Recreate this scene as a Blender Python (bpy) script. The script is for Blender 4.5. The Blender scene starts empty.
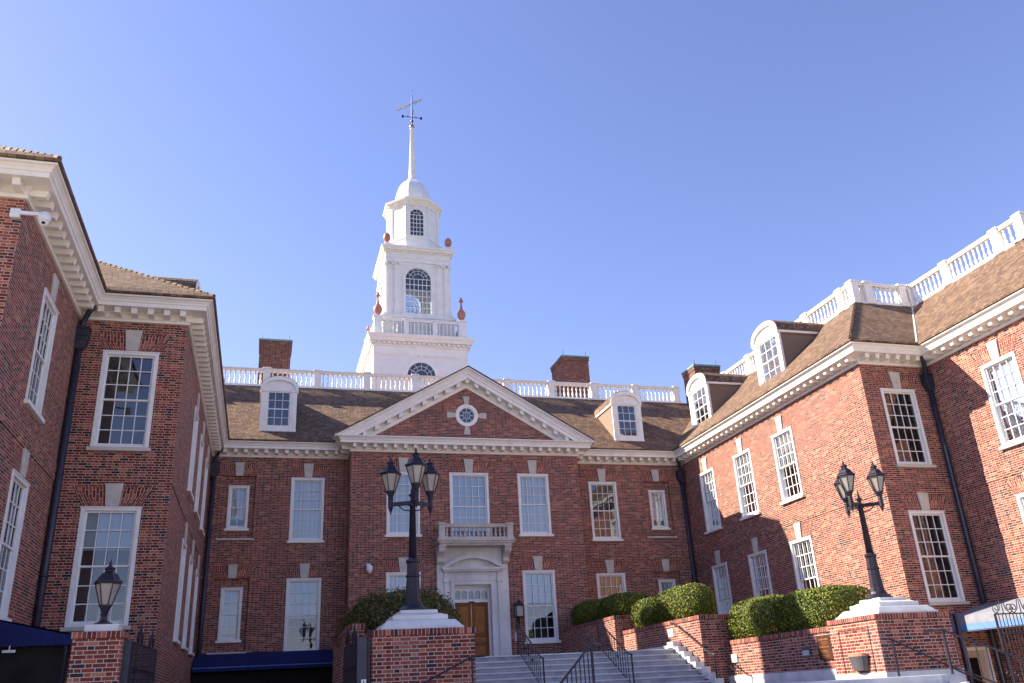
import bpy, bmesh, math, random
from mathutils import Vector, Matrix
random.seed(7)
PI = math.pi
S = bpy.context.scene
COL = S.collection

# ------------------------------------------------------------------ camera, sky, sun, exposure
F_PX = 854.3
_y, _p, _r = [math.radians(a) for a in (16.5187, 22.4641, -3.13741)]
fw = Vector((math.sin(_y) * math.cos(_p), math.cos(_y) * math.cos(_p), math.sin(_p)))
rt0 = Vector((math.cos(_y), -math.sin(_y), 0.0)); up0 = rt0.cross(fw)
rt = math.cos(_r) * rt0 + math.sin(_r) * up0
up = -math.sin(_r) * rt0 + math.cos(_r) * up0
cam_d = bpy.data.cameras.new('camera'); cam = bpy.data.objects.new('camera', cam_d); COL.objects.link(cam)
cam_d.sensor_width = 36.0; cam_d.lens = F_PX * 36.0 / 1024.0
cam_d.clip_start = 0.05; cam_d.clip_end = 5000
m = Matrix((rt, up, -fw)).transposed().to_4x4(); m.translation = Vector((-8.45, 0, 0))
cam.matrix_world = m
S.camera = cam

SUN_DIR = Vector((-1.0, 0.51, 0.735)).normalized()          # towards the sun
sun_d = bpy.data.lights.new('sun', 'SUN'); sun = bpy.data.objects.new('sun', sun_d); COL.objects.link(sun)
sun_d.energy = 5.0; sun_d.angle = math.radians(0.53); sun_d.color = (1.0, 0.90, 0.72)
sun.rotation_euler = (-SUN_DIR).to_track_quat('-Z', 'Y').to_euler()
W = bpy.data.worlds.new('World'); S.world = W; W.use_nodes = True
wn = W.node_tree.nodes; wl = W.node_tree.links; wn.clear()
sky = wn.new('ShaderNodeTexSky'); sky.sky_type = 'NISHITA'; sky.sun_disc = False
sky.sun_elevation = math.asin(SUN_DIR.z)
sky.sun_rotation = math.atan2(SUN_DIR.x, SUN_DIR.y)
sky.air_density = 1.1; sky.dust_density = 0.4; sky.ozone_density = 3.4
tint = wn.new('ShaderNodeMix'); tint.data_type = 'RGBA'; tint.blend_type = 'MULTIPLY'
tint.inputs[0].default_value = 1.0; tint.inputs[7].default_value = (1.10, 0.91, 1.09, 1)
bg = wn.new('ShaderNodeBackground'); bg.inputs[1].default_value = 0.083
wo = wn.new('ShaderNodeOutputWorld')
wl.new(sky.outputs[0], tint.inputs[6]); wl.new(tint.outputs[2], bg.inputs[0]); wl.new(bg.outputs[0], wo.inputs[0])
S.view_settings.view_transform = 'Standard'; S.view_settings.look = 'None'
S.view_settings.gamma = 1.0; S.view_settings.exposure = 1.56
S.render.engine = 'CYCLES'
GZ = -1.6                                                    # ground level (the camera's eye is z = 0)

# ------------------------------------------------------------------ materials
class NT:
    def __init__(s, name):
        s.m = bpy.data.materials.new(name); s.m.use_nodes = True
        s.n = s.m.node_tree.nodes; s.l = s.m.node_tree.links
        s.b = s.n['Principled BSDF']; s.geo = None
    def math(s, op, a, b=None, c=None):
        q = s.n.new('ShaderNodeMath'); q.operation = op
        for i, v in enumerate((a, b, c)):
            if v is None: continue
            if isinstance(v, (int, float)): q.inputs[i].default_value = v
            else: s.l.new(v, q.inputs[i])
        return q.outputs[0]
    def pos(s):
        if s.geo is None:
            s.geo = s.n.new('ShaderNodeNewGeometry')
            a = s.n.new('ShaderNodeSeparateXYZ'); s.l.new(s.geo.outputs['Position'], a.inputs[0])
            b = s.n.new('ShaderNodeSeparateXYZ'); s.l.new(s.geo.outputs['True Normal'], b.inputs[0])
            s.P = a.outputs; s.N = b.outputs
        return s.P, s.N
    def comb(s, x, y, z=0.0):
        q = s.n.new('ShaderNodeCombineXYZ')
        for i, v in enumerate((x, y, z)):
            if isinstance(v, (int, float)): q.inputs[i].default_value = v
            else: s.l.new(v, q.inputs[i])
        return q.outputs[0]
    def mixf(s, f, a, b):                       # a + f*(b-a)
        return s.math('ADD', s.math('MULTIPLY', a, s.math('SUBTRACT', 1.0, f)), s.math('MULTIPLY', b, f))
    def ramp(s, fac, stops, const=False):
        q = s.n.new('ShaderNodeValToRGB'); s.l.new(fac, q.inputs[0])
        e = q.color_ramp.elements
        while len(e) < len(stops): e.new(0.5)
        for el, (p, c) in zip(e, stops): el.position = p; el.color = (*c, 1)
        if const: q.color_ramp.interpolation = 'CONSTANT'
        return q.outputs[0]
    def noise(s, vec, scale, detail=3.0, rough=0.55):
        q = s.n.new('ShaderNodeTexNoise'); s.l.new(vec, q.inputs['Vector'])
        q.inputs['Scale'].default_value = scale; q.inputs['Detail'].default_value = detail
        q.inputs['Roughness'].default_value = rough
        return q.outputs[0]
    def white(s, vec):
        q = s.n.new('ShaderNodeTexWhiteNoise'); q.noise_dimensions = '3D'; s.l.new(vec, q.inputs[0]); return q.outputs[0]
    def mix(s, f, a, b, mode='MIX'):
        q = s.n.new('ShaderNodeMix'); q.data_type = 'RGBA'; q.blend_type = mode
        for i, v in ((0, f), (6, a), (7, b)):
            if isinstance(v, (int, float)): q.inputs[i].default_value = v
            elif isinstance(v, tuple): q.inputs[i].default_value = (*v, 1)
            else: s.l.new(v, q.inputs[i])
        return q.outputs[2]
    def bump(s, h, dist, strength=1.0):
        q = s.n.new('ShaderNodeBump'); q.inputs['Distance'].default_value = dist
        q.inputs['Strength'].default_value = strength
        s.l.new(h, q.inputs['Height']); s.l.new(q.outputs[0], s.b.inputs['Normal'])
    def out(s, col=None, rough=0.8, spec=0.3, metal=0.0):
        if col is not None:
            if isinstance(col, tuple): s.b.inputs['Base Color'].default_value = (*col, 1)
            else: s.l.new(col, s.b.inputs['Base Color'])
        if isinstance(rough, (int, float)): s.b.inputs['Roughness'].default_value = rough
        else: s.l.new(rough, s.b.inputs['Roughness'])
        s.b.inputs['Specular IOR Level'].default_value = spec
        s.b.inputs['Metallic'].default_value = metal
        return s.m

BR_STOPS = [(0.0, (.030, .022, .028)), (.045, (.030, .020, .024)), (.07, (.095, .020, .016)), (.40, (.175, .031, .022)),
            (.75, (.26, .058, .037)), (1.0, (.42, .16, .098))]
def brick_mat(name, soldier=False, mortar=(.55, .45, .37), gain=1.0):
    t = NT(name)
    if soldier:
        uv = t.n.new('ShaderNodeUVMap'); sp = t.n.new('ShaderNodeSeparateXYZ'); t.l.new(uv.outputs[0], sp.inputs[0])
        u, v = sp.outputs[0], sp.outputs[1]; P, N = t.pos()
        cu, cv = .215, .074
        row = t.math('FLOOR', t.math('DIVIDE', u, cv)); fr = t.math('MULTIPLY', t.math('FRACT', t.math('DIVIDE', u, cv)), cv)
        odd = t.math('MULTIPLY', t.math('MODULO', t.math('ABSOLUTE', row), 2.0), .11)
        uu = t.math('ADD', v, odd); L = .215
        cell = t.math('FLOOR', t.math('DIVIDE', uu, L)); p = t.math('MULTIPLY', t.math('FRACT', t.math('DIVIDE', uu, L)), L)
        head = t.math('MULTIPLY', cell, 0.0); du = t.math('MINIMUM', p, t.math('SUBTRACT', L, p)); dv = t.math('MINIMUM', fr, t.math('SUBTRACT', cv, fr))
    else:
        P, N = t.pos()
        ax = t.math('GREATER_THAN', t.math('ABSOLUTE', N[0]), .6)
        az = t.math('GREATER_THAN', t.math('ABSOLUTE', N[2]), .6)
        u = t.mixf(ax, P[0], P[1]); v = t.mixf(az, P[2], P[1])
        C = .0692; L = .322; H = .214
        row = t.math('FLOOR', t.math('DIVIDE', v, C)); fr = t.math('MULTIPLY', t.math('FRACT', t.math('DIVIDE', v, C)), C)
        par = t.math('MULTIPLY', t.math('FRACT', t.math('DIVIDE', row, 2.0)), .322)
        uu = t.math('ADD', u, par)
        cell = t.math('FLOOR', t.math('DIVIDE', uu, L)); p = t.math('MULTIPLY', t.math('FRACT', t.math('DIVIDE', uu, L)), L)
        head = t.math('GREATER_THAN', p, H)
        du = t.math('MINIMUM', t.math('MINIMUM', p, t.math('ABSOLUTE', t.math('SUBTRACT', p, H))), t.math('SUBTRACT', L, p))
        dv = t.math('MINIMUM', fr, t.math('SUBTRACT', C, fr))
    dd = t.math('MINIMUM', du, dv)
    wob = t.noise(t.geo.outputs['Position'], 60.0, 2.0)
    thr = t.math('ADD', .0046, t.math('MULTIPLY', wob, .003))
    brick = t.math('GREATER_THAN', dd, thr)
    idv = t.comb(cell, row, head)
    wnz = t.white(idv)
    # headers are burnt dark more often than stretchers
    w2 = t.math('SUBTRACT', wnz, t.math('MULTIPLY', t.math('MULTIPLY', head, .06), 1.0))
    c = t.ramp(w2, BR_STOPS)
    big = t.noise(t.geo.outputs['Position'], .55, 4.0, .6)
    c = t.mix(1.0, c, t.ramp(big, [(.3, (.82 * gain, .80 * gain, .82 * gain)), (.7, (1.18 * gain, 1.14 * gain, 1.1 * gain))]), 'MULTIPLY')
    mc = t.mix(t.noise(t.geo.outputs['Position'], 3.0, 3.0), tuple(k * .78 for k in mortar), mortar)
    c = t.mix(brick, mc, c)
    st = t.n.new('ShaderNodeMapping'); t.l.new(t.geo.outputs['Position'], st.inputs[0]); st.inputs['Scale'].default_value = (1.2, 1.2, .25)
    stn = t.noise(st.outputs[0], 1.6, 4.0, .65)
    c = t.mix(t.math('MULTIPLY', t.math('GREATER_THAN', 1.0, 0.0), t.math('MULTIPLY', t.math('MAXIMUM', t.math('SUBTRACT', stn, .56), 0.0), 1.1)), c, (.30, .25, .25))
    h = t.math('ADD', t.math('MULTIPLY', brick, 1.0), t.math('MULTIPLY', wob, .35))
    t.bump(h, .004, .7)
    return t.out(c, t.mixf(brick, .95, .78), .25)

def roof_mat():
    t = NT('wood_shingles'); P, N = t.pos()
    ax = t.math('GREATER_THAN', t.math('ABSOLUTE', N[0]), t.math('ABSOLUTE', N[1]))
    u = t.mixf(ax, P[0], P[1]); v = t.math('MULTIPLY', P[2], 1.42)
    C = .145
    row = t.math('FLOOR', t.math('DIVIDE', v, C)); fr = t.math('FRACT', t.math('DIVIDE', v, C))
    off = t.white(t.comb(row, 3.0, 1.0))
    uu = t.math('DIVIDE', t.math('ADD', u, off), .17)
    cell = t.math('FLOOR', uu); fu = t.math('FRACT', uu)
    wn_ = t.white(t.comb(cell, row, 7.0))
    c = t.ramp(wn_, [(0, (.115, .066, .045)), (.5, (.165, .100, .066)), (1, (.235, .152, .100))])
    gap = t.math('MULTIPLY', t.math('GREATER_THAN', fu, .07), t.math('GREATER_THAN', fr, .10))
    big = t.noise(t.geo.outputs['Position'], .9, 4.0, .6)
    c = t.mix(1.0, c, t.ramp(big, [(.3, (.82, .83, .85)), (.7, (1.14, 1.12, 1.08))]), 'MULTIPLY')
    c = t.mix(gap, (.045, .033, .028), c)
    h = t.math('MULTIPLY', t.math('SUBTRACT', 1.0, fr), gap)
    h = t.math('ADD', h, t.math('MULTIPLY', wn_, .45))
    t.bump(h, .035, 1.0)
    return t.out(c, .85, .25)

def flat_mat(name, c1, c2, rough=.5, scale=4.0, spec=.4, metal=0.0, bumpd=0.0, bs=40.0, stretch=None, grime=None):
    t = NT(name); t.pos(); vec = t.geo.outputs['Position']
    if stretch:
        mp = t.n.new('ShaderNodeMapping'); t.l.new(vec, mp.inputs[0]); mp.inputs['Scale'].default_value = stretch; vec = mp.outputs[0]
    n = t.noise(vec, scale, 5.0, .6)
    c = t.ramp(n, [(.3, c1), (.7, c2)])
    if grime:
        g = t.noise(t.geo.outputs['Position'], 1.3, 6.0, .7)
        c = t.mix(t.math('MULTIPLY', t.math('MAXIMUM', t.math('SUBTRACT', g, .52), 0.0), grime[1]), c, grime[0])
    if bumpd: t.bump(t.noise(t.geo.outputs['Position'], bs, 4.0), bumpd)
    return t.out(c, rough, spec, metal)

def board_mat(name, col, pitch):
    """painted clapboard: horizontal lap lines"""
    t = NT(name); P, N = t.pos()
    fr = t.math('FRACT', t.math('DIVIDE', P[2], pitch))
    n = t.noise(t.geo.outputs['Position'], 2.0, 5.0)
    c = t.ramp(n, [(.3, tuple(k * .93 for k in col)), (.7, col)])
    t.bump(t.math('SUBTRACT', 1.0, fr), .03, .6)
    return t.out(c, .55, .3)

def wood_door(nm='varnished_oak', g=1.0):
    t = NT(nm); t.pos()
    mp = t.n.new('ShaderNodeMapping'); t.l.new(t.geo.outputs['Position'], mp.inputs[0]); mp.inputs['Scale'].default_value = (9, 9, 1.1)
    n = t.noise(mp.outputs[0], 3.0, 6.0, .65)
    c = t.ramp(n, [(.3, (.17 * g, .050 * g, .012 * g)), (.5, (.31 * g, .105 * g, .024 * g)), (.72, (.44 * g, .17 * g, .045 * g))])
    return t.out(c, .5, .25)

def glass_mat():
    m_ = bpy.data.materials.new('window_glass'); m_.use_nodes = True
    n, l = m_.node_tree.nodes, m_.node_tree.links; n.clear()
    fr = n.new('ShaderNodeFresnel'); fr.inputs[0].default_value = 1.52
    g = n.new('ShaderNodeBsdfGlossy'); g.inputs['Roughness'].default_value = .015; g.inputs['Color'].default_value = (.74, .78, .84, 1)
    tr = n.new('ShaderNodeBsdfTransparent'); tr.inputs[0].default_value = (.80, .86, .88, 1)
    geo = n.new('ShaderNodeNewGeometry'); nz = n.new('ShaderNodeTexNoise'); nz.inputs['Scale'].default_value = 2.2
    l.new(geo.outputs['Position'], nz.inputs['Vector'])
    bp_ = n.new('ShaderNodeBump'); bp_.inputs['Distance'].default_value = .0025; bp_.inputs['Strength'].default_value = .6
    l.new(nz.outputs[0], bp_.inputs['Height']); l.new(bp_.outputs[0], g.inputs['Normal'])
    ad = n.new('ShaderNodeMath'); ad.operation = 'MULTIPLY_ADD'; ad.inputs[1].default_value = 1.0; ad.inputs[2].default_value = .10
    l.new(fr.outputs[0], ad.inputs[0])
    mx = n.new('ShaderNodeMixShader'); o = n.new('ShaderNodeOutputMaterial')
    l.new(ad.outputs[0], mx.inputs[0]); l.new(tr.outputs[0], mx.inputs[1]); l.new(g.outputs[0], mx.inputs[2]); l.new(mx.outputs[0], o.inputs[0])
    return m_

def leaf_mat(name, stops):
    t = NT(name); t.pos()
    c = t.ramp(t.geo.outputs['Random Per Island'], stops)
    t.b.inputs['Transmission Weight'].default_value = 0.0
    return t.out(c, .5, .22)

def curtain_mat(name, c1, c2, freq):
    t = NT(name); P, N = t.pos()
    s_ = t.math('SINE', t.math('MULTIPLY', t.math('ADD', P[0], P[1]), freq))
    n = t.noise(t.geo.outputs['Position'], 1.5, 3.0)
    f = t.math('ADD', t.math('MULTIPLY', s_, .25), t.math('ADD', .25, t.math('MULTIPLY', n, .5)))
    return t.out(t.ramp(f, [(.1, c1), (.9, c2)]), .9, .1)

def pave_mat():
    t = NT('concrete_pavers'); P, N = t.pos()
    q = t.n.new('ShaderNodeTexBrick'); t.l.new(t.geo.outputs['Position'], q.inputs['Vector'])
    q.inputs['Scale'].default_value = 1.0; q.inputs['Brick Width'].default_value = 1.2; q.inputs['Row Height'].default_value = 1.2
    q.offset = 0; q.inputs['Mortar Size'].default_value = .012
    q.inputs['Color1'].default_value = (.46, .40, .32, 1); q.inputs['Color2'].default_value = (.52, .45, .37, 1); q.inputs['Mortar'].default_value = (.16, .15, .13, 1)
    n = t.noise(t.geo.outputs['Position'], .8, 6.0, .65)
    c = t.mix(1.0, q.outputs[0], t.ramp(n, [(.3, (.8, .8, .8)), (.7, (1.1, 1.1, 1.08))]), 'MULTIPLY')
    return t.out(c, .85, .2)

M_BRICK = brick_mat('red_brick'); M_BRICKC = brick_mat('sooty_chimney_brick', gain=.62, mortar=(.36, .29, .23)); M_SOLD = brick_mat('rubbed_brick_arch', True, gain=1.05)
M_ROOF = roof_mat()
M_WHITE = flat_mat('white_painted_wood', (.79, .75, .69), (.87, .83, .77), .5, 3.0, grime=((.46, .38, .28), 1.5))
M_SASH = flat_mat('white_window_paint', (.70, .69, .67), (.80, .79, .77), .45, 5.0)
M_TOWER = flat_mat('tower_white_paint', (.76, .75, .73), (.84, .83, .81), .55, 2.0, grime=((.50, .46, .40), 1.3))
M_CLAP = board_mat('white_clapboard', (.82, .81, .79), .16)
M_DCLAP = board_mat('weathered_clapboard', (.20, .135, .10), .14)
M_STONE = flat_mat('pale_limestone', (.46, .42, .37), (.60, .56, .50), .8, 3.0, bumpd=.004, grime=((.28, .23, .19), 1.6))
M_MARBLE = flat_mat('grey_white_marble', (.50, .49, .48), (.70, .69, .67), .55, 1.6, stretch=(1, 1, .35), grime=((.36, .33, .31), 1.8))
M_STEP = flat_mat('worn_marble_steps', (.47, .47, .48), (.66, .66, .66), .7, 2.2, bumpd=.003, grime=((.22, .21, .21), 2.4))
M_RISER = flat_mat('shade_darkened_risers', (.30, .30, .31), (.52, .51, .51), .75, 2.5, stretch=(1, 1, .5), grime=((.14, .13, .13), 2.4))  # darkened: the shadow below the nosings is put into the riser colour
M_IRON = flat_mat('black_painted_iron', (.010, .007, .015), (.022, .017, .031), .45, 6.0, .35)
M_PIPE = flat_mat('dark_blue_downspout', (.018, .020, .040), (.034, .036, .062), .45, 3.0, .5)
M_NAVY = flat_mat('navy_awning_canvas', (.010, .016, .085), (.016, .026, .115), .75, 9.0, .2, bumpd=.004, bs=12.0)
M_NAVY2 = flat_mat('light_blue_valance', (.09, .18, .42), (.13, .23, .50), .8, 9.0, .2)  # lighter blue than the navy canopy canvas
M_NAVYG = flat_mat('sunlit_grey_awning', (.17, .175, .22), (.24, .245, .29), .7, 2.0, .3, stretch=(.4, 3, 3))  # navy canvas with its sunlit look put into a greyer, paler colour
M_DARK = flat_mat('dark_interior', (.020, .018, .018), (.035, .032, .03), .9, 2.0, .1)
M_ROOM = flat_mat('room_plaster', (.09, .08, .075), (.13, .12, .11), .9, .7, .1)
M_COPPER = flat_mat('green_copper', (.10, .23, .21), (.17, .33, .29), .6, 3.0)
M_TERRA = flat_mat('terracotta_paint', (.36, .14, .09), (.48, .22, .15), .55, 4.0)
M_VANE = flat_mat('tarnished_bronze', (.05, .04, .03), (.09, .07, .05), .6, 4.0)
M_GOLD = flat_mat('weathered_gilt', (.30, .19, .06), (.50, .33, .12), .4, 4.0, .5, .8)
M_LEADW = flat_mat('white_coated_metal_dome', (.62, .64, .67), (.80, .80, .80), .45, 1.6)
M_DOOR = wood_door(); M_DOORD = wood_door('stained_door_stiles', .55); M_GLASS = glass_mat()
M_LAMPG = flat_mat('frosted_lamp_glass', (.28, .25, .22), (.38, .34, .30), .35, 3.0, .5)
M_CURT = curtain_mat('white_curtain', (.50, .52, .56), (.74, .75, .78), 38.0)
M_BLIND = curtain_mat('sky_tinted_roller_blind', (.46, .53, .63), (.56, .62, .71), 2.0)  # blind colour blued to stand in for sky reflected in the panes
M_TAN = curtain_mat('tan_blind', (.50, .30, .17), (.62, .40, .24), 3.0)
M_CAM = flat_mat('white_plastic', (.70, .70, .72), (.78, .78, .80), .35, 3.0, .5)
M_BLACKG = flat_mat('black_lens', (.005, .005, .006), (.01, .01, .01), .1, 3.0, .6)
M_PLAQ = flat_mat('dark_bronze_plaque', (.05, .016, .010), (.085, .028, .018), .5, 6.0, .4, .3)
M_PLTX = flat_mat('orange_gilt_lettering', (.20, .07, .015), (.30, .12, .025), .45, 6.0, .5)
M_SOIL = flat_mat('planter_soil', (.03, .02, .013), (.07, .045, .03), .95, 9.0, .1, bumpd=.02, bs=8.0)
M_GREYM = flat_mat('grey_metal', (.09, .085, .08), (.15, .14, .14), .45, 4.0, .4, .4)
M_GREYP = flat_mat('grey_box_paint', (.38, .38, .38), (.50, .50, .50), .5, 4.0)
M_BEIGE = flat_mat('beige_door_paint', (.42, .32, .24), (.50, .39, .30), .6, 4.0)
M_LEAF = leaf_mat('clipped_holly_leaf', [(0, (.016, .032, .004)), (.3, (.05, .080, .007)), (.65, (.12, .145, .012)), (.92, (.23, .235, .025)), (1, (.36, .33, .10))])
M_LEAF2 = leaf_mat('loose_shrub_leaf', [(0, (.016, .026, .005)), (.45, (.045, .058, .008)), (.8, (.10, .092, .012)), (.94, (.19, .11, .02)), (1, (.30, .15, .03))])
M_BARK = flat_mat('shrub_stem', (.035, .024, .016), (.07, .05, .035), .9, 8.0)
M_PAVE = pave_mat()

# ------------------------------------------------------------------ mesh helpers
ORG = {}
def org(parent):
    p = parent
    while p is not None and p.parent is not None: p = p.parent
    return Vector(p.location) if p is not None else Vector((0, 0, 0))
class MB:
    def __init__(s): s.v = []; s.f = []; s.uv = None
    def quad(s, *p):
        i = len(s.v); s.v += [tuple(q) for q in p]; s.f.append(tuple(range(i, i + len(p)))); return s
    def hexa(s, p):            # 8 corners: bottom 4 (ccw) then top 4
        i = len(s.v); s.v += [tuple(q) for q in p]
        for f in ((0, 3, 2, 1), (4, 5, 6, 7), (0, 1, 5, 4), (1, 2, 6, 5), (2, 3, 7, 6), (3, 0, 4, 7)): s.f.append(tuple(i + k for k in f))
        return s
    def box(s, x0, x1, y0, y1, z0, z1):
        x0, x1 = min(x0, x1), max(x0, x1); y0, y1 = min(y0, y1), max(y0, y1); z0, z1 = min(z0, z1), max(z0, z1)
        return s.hexa([(x0, y0, z0), (x1, y0, z0), (x1, y1, z0), (x0, y1, z0), (x0, y0, z1), (x1, y0, z1), (x1, y1, z1), (x0, y1, z1)])
    def pbox(s, pl, u0, u1, w0, w1, z0, z1):
        a, b = pl.P(u0, w0), pl.P(u1, w1)
        return s.box(a[0], b[0], a[1], b[1], z0, z1)
    def prism(s, poly3, off):  # closed prism: polygon + offset vector
        n = len(poly3); i = len(s.v); o = Vector(off)
        s.v += [tuple(p) for p in poly3] + [tuple(Vector(p) + o) for p in poly3]
        s.f.append(tuple(range(i, i + n))); s.f.append(tuple(range(i + 2 * n - 1, i + n - 1, -1)))
        for k in range(n): s.f.append((i + k, i + (k + 1) % n, i + n + (k + 1) % n, i + n + k))
        return s
    def lathe(s, c, prof, n=12, a0=0.0, axis=None):   # prof: (r, z); c: base point
        i = len(s.v)
        for r, z in prof:
            for k in range(n):
                a = a0 + 2 * PI * k / n
                s.v.append((c[0] + r * math.cos(a), c[1] + r * math.sin(a), c[2] + z))
        for j in range(len(prof) - 1):
            for k in range(n):
                s.f.append((i + j * n + k, i + j * n + (k + 1) % n, i + (j + 1) * n + (k + 1) % n, i + (j + 1) * n + k))
        s.f.append(tuple(i + k for k in range(n - 1, -1, -1)))
        s.f.append(tuple(i + (len(prof) - 1) * n + k for k in range(n)))
        return s
    def tube(s, pts, r, n=6):
        pts = [Vector(p) for p in pts]; i = len(s.v); m_ = len(pts)
        for j, p in enumerate(pts):
            d = (pts[min(j + 1, m_ - 1)] - pts[max(j - 1, 0)]).normalized()
            a = d.orthogonal() if j == 0 else (prev - d * prev.dot(d))
            a = a.normalized(); prev = a; b = d.cross(a)
            rr = r[j] if isinstance(r, (list, tuple)) else r
            for k in range(n):
                t = 2 * PI * k / n; s.v.append(tuple(p + rr * (math.cos(t) * a + math.sin(t) * b)))
        for j in range(m_ - 1):
            for k in range(n): s.f.append((i + j * n + k, i + j * n + (k + 1) % n, i + (j + 1) * n + (k + 1) % n, i + (j + 1) * n + k))
        s.f.append(tuple(i + k for k in range(n - 1, -1, -1))); s.f.append(tuple(i + (m_ - 1) * n + k for k in range(n)))
        return s
    def build(s, name, mat, parent=None, smooth=False, bevel=0.0, fix=True, split=False):
        if split:                         # one object per separate piece
            par = list(range(len(s.v)))
            def find(a):
                while par[a] != a: par[a] = par[par[a]]; a = par[a]
                return a
            for f in s.f:
                for q in f[1:]: par[find(q)] = find(f[0])
            grp = {}
            for f in s.f: grp.setdefault(find(f[0]), []).append(f)
            out = []
            for fs in grp.values():
                ids = sorted({q for f in fs for q in f}); mp = {q: i for i, q in enumerate(ids)}; k = MB()
                k.v = [s.v[q] for q in ids]; k.f = [tuple(mp[q] for q in f) for f in fs]
                out.append(k.build(name, mat, parent, smooth, bevel, fix))
            return out
        me = bpy.data.meshes.new(name); o3 = org(parent)
        me.from_pydata([tuple(Vector(p) - o3) for p in s.v], [], s.f)
        if fix:
            bm = bmesh.new(); bm.from_mesh(me); bmesh.ops.recalc_face_normals(bm, faces=bm.faces[:]); bm.to_mesh(me); bm.free()
        me.materials.append(mat)
        if s.uv:
            ul = me.uv_layers.new(name='UVMap')
            for lp in me.loops: ul.data[lp.index].uv = s.uv[lp.vertex_index]
        if smooth:
            for p in me.polygons: p.use_smooth = True
        ob = bpy.data.objects.new(name, me); COL.objects.link(ob)
        if parent is not None: ob.parent = parent
        if bevel:
            b = ob.modifiers.new('bevel', 'BEVEL'); b.width = bevel; b.segments = 1; b.limit_method = 'ANGLE'
        return ob
def empty(name, loc, label, cat, group=None):
    o = bpy.data.objects.new(name, None); COL.objects.link(o); o.location = loc; o.empty_display_size = .2
    return tag(o, label, cat, group)
def tag(o, label, cat, group=None):
    o['label'] = label; o['category'] = cat
    if group: o['group'] = group
    return o
def struct(o, kind='structure'): o['kind'] = kind; return o
def inst(src, name, loc, parent):       # another instance of a mesh, placed in world coordinates
    o = bpy.data.objects.new(name, src); COL.objects.link(o); o.parent = parent
    o.location = Vector(loc) - org(parent); return o

class Pl:                                # a wall plane; u runs along it, w is outward
    def __init__(s, kind, pos, n): s.k = kind; s.p = pos; s.n = n
    def P(s, u, w=0.0): return (u, s.p + s.n * w) if s.k == 'Y' else (s.p + s.n * w, u)
    def V(s, u, w, z): a = s.P(u, w); return (a[0], a[1], z)

def wall_mb(mb, pl, u0, u1, z0, z1, holes, depth=.32, w=0.0):
    us = sorted({u0, u1} | {h[0] for h in holes} | {h[1] for h in holes})
    zs = sorted({z0, z1} | {h[2] for h in holes} | {h[3] for h in holes})
    for a, b in zip(us, us[1:]):
        for c, d in zip(zs, zs[1:]):
            if any(h[0] <= (a + b) / 2 <= h[1] and h[2] <= (c + d) / 2 <= h[3] for h in holes): continue
            mb.quad(pl.V(a, w, c), pl.V(b, w, c), pl.V(b, w, d), pl.V(a, w, d))
    for h in holes:
        a, b, c, d = h[:4]; dp = h[4] if len(h) > 4 else depth
        mb.quad(pl.V(a, w, c), pl.V(a, w - dp, c), pl.V(a, w - dp, d), pl.V(a, w, d))
        mb.quad(pl.V(b, w, c), pl.V(b, w - dp, c), pl.V(b, w - dp, d), pl.V(b, w, d))
        mb.quad(pl.V(a, w, d), pl.V(b, w, d), pl.V(b, w - dp, d), pl.V(a, w - dp, d))
        mb.quad(pl.V(a, w, c), pl.V(b, w, c), pl.V(b, w - dp, c), pl.V(a, w - dp, c))

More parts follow.
